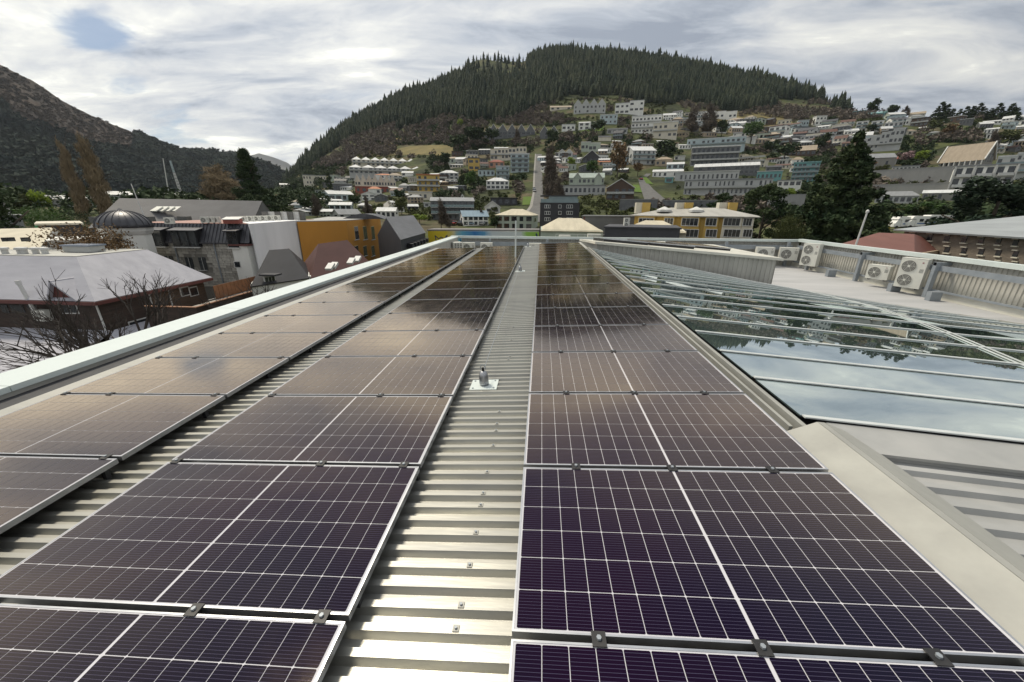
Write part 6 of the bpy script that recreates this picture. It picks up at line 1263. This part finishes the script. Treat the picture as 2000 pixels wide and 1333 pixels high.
def yellow_apartments():
    M_Y = mat('mustard_render', (.50, .34, .09), (.43, .29, .08), .5, .8); M_CB = WALL['cream']
    a, b = P2(1238, 74), P2(1470, 72); zt = onD(1350, 422, 73).z; d = (b-a).normalized(); v = Vector((-d.y, d.x))*11; t = thing('yellow_apartments', 'mustard yellow apartment block with white windows and paired chimneys', 'apartments')
    m = MB(); m.prism([tuple(a), tuple(b), tuple(b+v), tuple(a+v)], 0, zt); m.build('wall', M_Y, t); n = -v.normalized()
    r = MB(); o = .8; q = [a+n*o-d*o, b+n*o+d*o, b+v-n*o+d*o, a+v-n*o-d*o]; rd = [(a+v/2)+d*5, (b+v/2)-d*5]; zr = zt+1.3; u = lambda p, z: (p.x, p.y, z)
    r.slab([u(q[0], zt), u(q[1], zt), u(rd[1], zr), u(rd[0], zr)], .15); r.slab([u(q[1], zt), u(q[2], zt), u(rd[1], zr)], .15); r.slab([u(q[2], zt), u(q[3], zt), u(rd[0], zr), u(rd[1], zr)], .15); r.slab([u(q[3], zt), u(q[0], zt), u(rd[0], zr)], .15); r.build('roof', rm('dull_cream', (.40, .39, .36)), t)
    pl = Plane(a, b)
    for x0, x1 in ((1247, 1277), (1297, 1315), (1331, 1364), (1378, 1400), (1413, 1446), (1451, 1469)):
        p0, p1 = pl.hit(x0-2, 440), pl.hit(x1+2, 440); m = MB(); aa, bb = Vector((p0.x, p0.y)), Vector((p1.x, p1.y)); m.prism([tuple(aa), tuple(bb), tuple(bb+n*.5), tuple(aa+n*.5)], 0, zt-.1); m.build('bay', M_CB if x0 > 1405 else M_Y, t); pb = Plane(aa+n*.5, bb+n*.5)
        for y0, y1 in ((427, 441), (449, 463)): window(pb, x0+1, y0, x1-1, y1, t, ME_TRIM, 3 if x1-x0 > 25 else 2, True)
    for x0 in (1240, 1252, 1318, 1334, 1400, 1419):
        p = onD(x0+7, 420, 78); m = MB(); m.box((p.x, p.y, zt+1.2), (1.4, 1.2, 1.9)); m.build('chimney', M_Y if x0 in (1252, 1334, 1419) else M_CB, t)
    for x0 in (1296, 1358): p = onD(x0, 420, 75); m = MB(); m.lathe([(1.3, 0), (1.3, .35), (.1, .85)], 8, (p.x, p.y, zt+.6)); m.build('roof_lantern', ROOFM['white'], t)
yellow_apartments()
# ---- right: red-brown roof, flagpole, stone building, camper vans
A, B = onZ(1610, 484, 11.2), onZ(1790, 497, 11.2); A, B = Vector((A.x, A.y)), Vector((B.x, B.y)); n = Vector((-(B-A).y, (B-A).x)).normalized()
t = gable_house('hall', 'hall with red brown hip roof behind the side parapet', [A, B, B+n*14, A+n*14], 0, 11.2, 12.7, WALL['tan'], rm('rust_metal', (.17, .075, .06)), 'hall', hip=.3)
p = onX(1668, 478, 16.2); t = thing('flagpole', 'thin white pole rising just beyond the side parapet', 'pole', (onD(1668, 478, 30).x, onD(1668, 478, 30).y, 11.0)); m = MB(); m.cyl((0, 0, 0), (.35, .2, 3.9), .06, .045, 8); m.build('pole', M_TRIM, t); m = MB(); m.lathe([(.08, 0), (.08, .1), (.02, .16)], 8, (.35, .2, 3.9)); m.build('finial', M_TRIM, t); MB().box2((-.4, -.4, -11), (.4, .4, 0)).build('base_pier', WALL['tan'], t)
def stone_block():
    ze = 13.0; a, b = onZ(1768, 449, ze), onZ(2015, 464, ze); a, b = Vector((a.x, a.y)), Vector((b.x, b.y)); d = (b-a).normalized(); v = Vector((-d.y, d.x)); v = v if v.dot(a) > 0 else -v; b = b+d*14
    t = thing('stone_block', 'brown stone building with pale hip roof and small sash windows', 'building'); m = MB(); m.prism([tuple(a), tuple(b), tuple(b+v*12), tuple(a+v*12)], 0, ze); m.build('wall', mat('brown_schist', (.20, .165, .13), (.12, .10, .08), 1.3, .9, bump=.5, bscale=4, stretch=(1, 1, 2.5), detail=9), t)
    r = MB(); o = .7; q = [a-v*o-d*o, b-v*o+d*o, b+v*(12+o)+d*o, a+v*(12+o)-d*o]; rd = [a+v*6+d*6, b+v*6-d*6]; zr = ze+1.75; u = lambda p, z: (p.x, p.y, z)
    r.slab([u(q[0], ze), u(q[1], ze), u(rd[1], zr), u(rd[0], zr)], .15); r.slab([u(q[3], ze), u(q[0], ze), u(rd[0], zr)], .15); r.slab([u(q[2], ze), u(q[3], ze), u(rd[0], zr), u(rd[1], zr)], .15); r.build('roof', rm('pale_metal', (.30, .325, .34)), t)
    pl = Plane(a, b); stm = unit_cube(WALL['cream'], 'sill')
    for row, ys in enumerate(((456, 470), (478, 492), (500, 512))):
        for k in range(7):
            x0 = 1778+k*33.5; dy = k*2.1; w = window(pl, x0, ys[0]+dy, x0+10, ys[1]+dy-2, t, ME_TRIM if False else None); wall_piece('sill', pl, x0-1.5, ys[1]+dy-2, x0+11.5, ys[1]+dy+.3, stm, t, .16, .2); wall_piece('lintel', pl, x0-1, ys[0]+dy-2.2, x0+11, ys[0]+dy-.2, stm, t, .10, .15)
stone_block()
def camper(px, py, yaw, label):
    p = terr_hit(px, py); t = thing('camper_van', label, 'camper van', (p.x, p.y, p.z+.05), yaw, 'white camper vans by the hedge'); b = MB(); b.box2((-2.4, -1.1, .5), (3.1, 1.1, 3.0)); b.add([(-2.4, -1.1, 2.2), (-2.4, 1.1, 2.2), (-3.5, -1.0, 2.3), (-3.5, 1.0, 2.3), (-2.4, -1.1, 3.0), (-2.4, 1.1, 3.0), (-3.1, -1.0, 2.95), (-3.1, 1.0, 2.95)], [(0, 2, 6, 4), (1, 5, 7, 3), (2, 3, 7, 6), (4, 6, 7, 5), (0, 1, 3, 2)]); b.build('body', WALL['white'], t)
    c = MB(); c.box2((-4.3, -1.0, .45), (-2.42, 1.0, 1.3)); c.add([(-4.0, -.95, 1.3), (-2.42, -.95, 1.3), (-2.42, -.95, 2.15), (-3.3, -.95, 2.15), (-4.0, .95, 1.3), (-2.42, .95, 1.3), (-2.42, .95, 2.15), (-3.3, .95, 2.15)], [(0, 1, 2, 3), (7, 6, 5, 4), (0, 3, 7, 4), (3, 2, 6, 7)]); c.build('cab', WALL['white'], t)
    for i in range(3): MB().box2((-1.6+i*1.6, -1.14, 1.6), (-.6+i*1.6, -1.105, 2.3)).build('window', M_PANE, t)
    MB().box2((-2.0, -1.13, 1.05), (2.9, -1.105, 1.3)).build('blue_stripe', mat('blue_stripe', (.05, .15, .35), None, 1, .4), t)
    for x in (-3.4, 1.9):
        for y in (-1, 1): link('wheel', CWH, t, (x, y*.95, .36), None, (1.15, 1.15, 1.15))
camper(1765, 447, .15, 'white camper van beside the yellow shrub'); camper(1795, 446, .05, 'white camper van in the middle of the line by the hedge'); camper(1826, 444, .1, 'white camper van farthest from the yellow shrub')
# ---- left distance: long grey roof, small roofs, crane
A, B = P2(170, 82, 432), P2(492, 92, 428)
t = gable_house('long_hall', 'long hall with broad dark grey roof behind the dome tower', [A, B, B+Vector((-6, 16)), A+Vector((-6, 16))], 0, 12.2, 16.2, WALL['dgrey'], rm('long_grey', (.13, .13, .135)), 'hall')
for k in range(4): q = onD(307+k*12, 412, 88); m = MB(); m.box((q.x, q.y, 14.6), (1.1, 1.6, .15), Matrix.Rotation(.45, 3, 'X')); m.build('solar_collector', M_ACW, t)
for px in (190, 272, 288, 360): q = onD(px, 426, 84); m = MB(); m.box((q.x, q.y, 13.1), (1.6, 1.0, .8)); m.build('dormer_window', M_ACD, t)
t, pl, zt = box_building('black_building', 'black flat roofed building left of the rusty shrubs', 72, 160, 66, 440, WALL['black'], 9, rooftop=WALL['cream']); MB().box2((pl.a.x-.05, pl.a.y-.2, zt-3), (pl.a.x+.25, pl.a.y, zt)).build('green_corner_trim', mat('green_trim', (.03, .2, .08), None, 1, .5), t)
t, pl, zt = box_building('low_building', 'low pale building under the black building wall', 82, 210, 58, 472, WALL['white'], 6)
A, B = P2(-60, 60, 470), P2(70, 60, 470)
t = gable_house('cottage', 'white cottage with pale ribbed roof at the left edge', [A, B, B+Vector((-6, 8)), A+Vector((-6, 8))], 0, 11.0, 12.8, WALL['white'], ROOFM['cream'], 'house')
pl = Plane(A, B); window(pl, 2, 464, 30, 472, t); window(pl, 40, 464, 60, 472, t)
t, pl, zt = box_building('grey_house', 'grey house with white roof box at the far left edge', -40, 48, 78, 424, WALL['grey'], 8, rooftop=WALL['dgrey']); MB().box2((pl.hit(22, 424).x, pl.a.y, zt+.2), (pl.hit(42, 424).x, pl.a.y+2, zt+1.6)).build('roof_box', M_TRIM, t)
p = terr_hit(358, 392); s = pxscale(p); t = thing('crane_mast', 'white and blue lattice crane mast rising from the valley floor', 'crane', p); Hm = 72*s; m = MB(); m2 = MB()
for i in range(14):
    z0, z1 = Hm*i/14, Hm*(i+1)/14; wd = 2.2*(1-i/22); mm = m2 if i > 9 else m
    for sx in (-1, 1):
        for sy in (-1, 1): mm.bar((sx*wd/2-i*.25, sy*wd/2, z0), (sx*wd/2*.97-(i+1)*.25, sy*wd/2*.97, z1), .35, .35)
    mm.bar((-wd/2-i*.25, -wd/2, z0), (wd/2-(i+1)*.25, -wd/2, z1), .28, .28); mm.bar((wd/2-i*.25, wd/2, z0), (-wd/2-(i+1)*.25, wd/2, z1), .28, .28)
m.build('lower_mast', M_TRIM, t); m2.build('upper_mast', WALL['blue'], t)
p = onD(333, 400, 300); t = thing('tilted_mast', 'thin pale tilted mast left of the crane', 'mast', (p.x, p.y, terr_xy(p.x, p.y))); m = MB(); m.cyl((0, 0, 0), (3, 0, 24), .35, .2, 6); m.build('pole', M_TRIM, t); MB().box2((-1, -1, -1), (1, 1, 1.2)).build('base', WALL['conc'], t)
for i, (px, py, w) in enumerate(((140, 394, 90), (290, 386, 110), (390, 396, 40), (250, 392, 40))):
    p = onD(px, py+4, 260); z = terr_xy(p.x, p.y); s = pxscale(p); t = thing('shed', ('long white warehouse left of the poplars', 'long pale warehouse below the crane', 'white shed near the brown poplars', 'small white shed between warehouses')[i], 'shed', (p.x, p.y, z), math.atan2(-p.x, p.y)); ww = w*s; hh = onD(px, py-4, 260).z-z
    MB().box2((-ww/2, -6, -1), (ww/2, 6, max(hh, 3))).build('wall', WALL['grey'], t); m = MB(); roof_geom(m, ww, 12, max(hh, 3)+.02, 1.5, 'gable', .5); m.build('roof', ROOFM['white'], t)
# ------------------------------------------------------------------ air
def build_haze():
    m = bpy.data.materials.new('haze'); m.use_nodes = True; N = m.node_tree.nodes; L = m.node_tree.links; N.remove(N['Principled BSDF'])
    v = N.new('ShaderNodeVolumePrincipled'); v.inputs['Color'].default_value = (.78, .86, .96, 1); v.inputs['Density'].default_value = 0.00004; v.inputs['Anisotropy'].default_value = 0.2
    L.new(v.outputs[0], N['Material Output'].inputs['Volume'])
    mb = MB(); mb.box2((-9600, -9600, -1.8), (9600, 9600, 1250)); o = mb.build('haze', m); tag(o, 'thin bluish haze in the valley air', 'haze', kind='stuff')
build_haze()
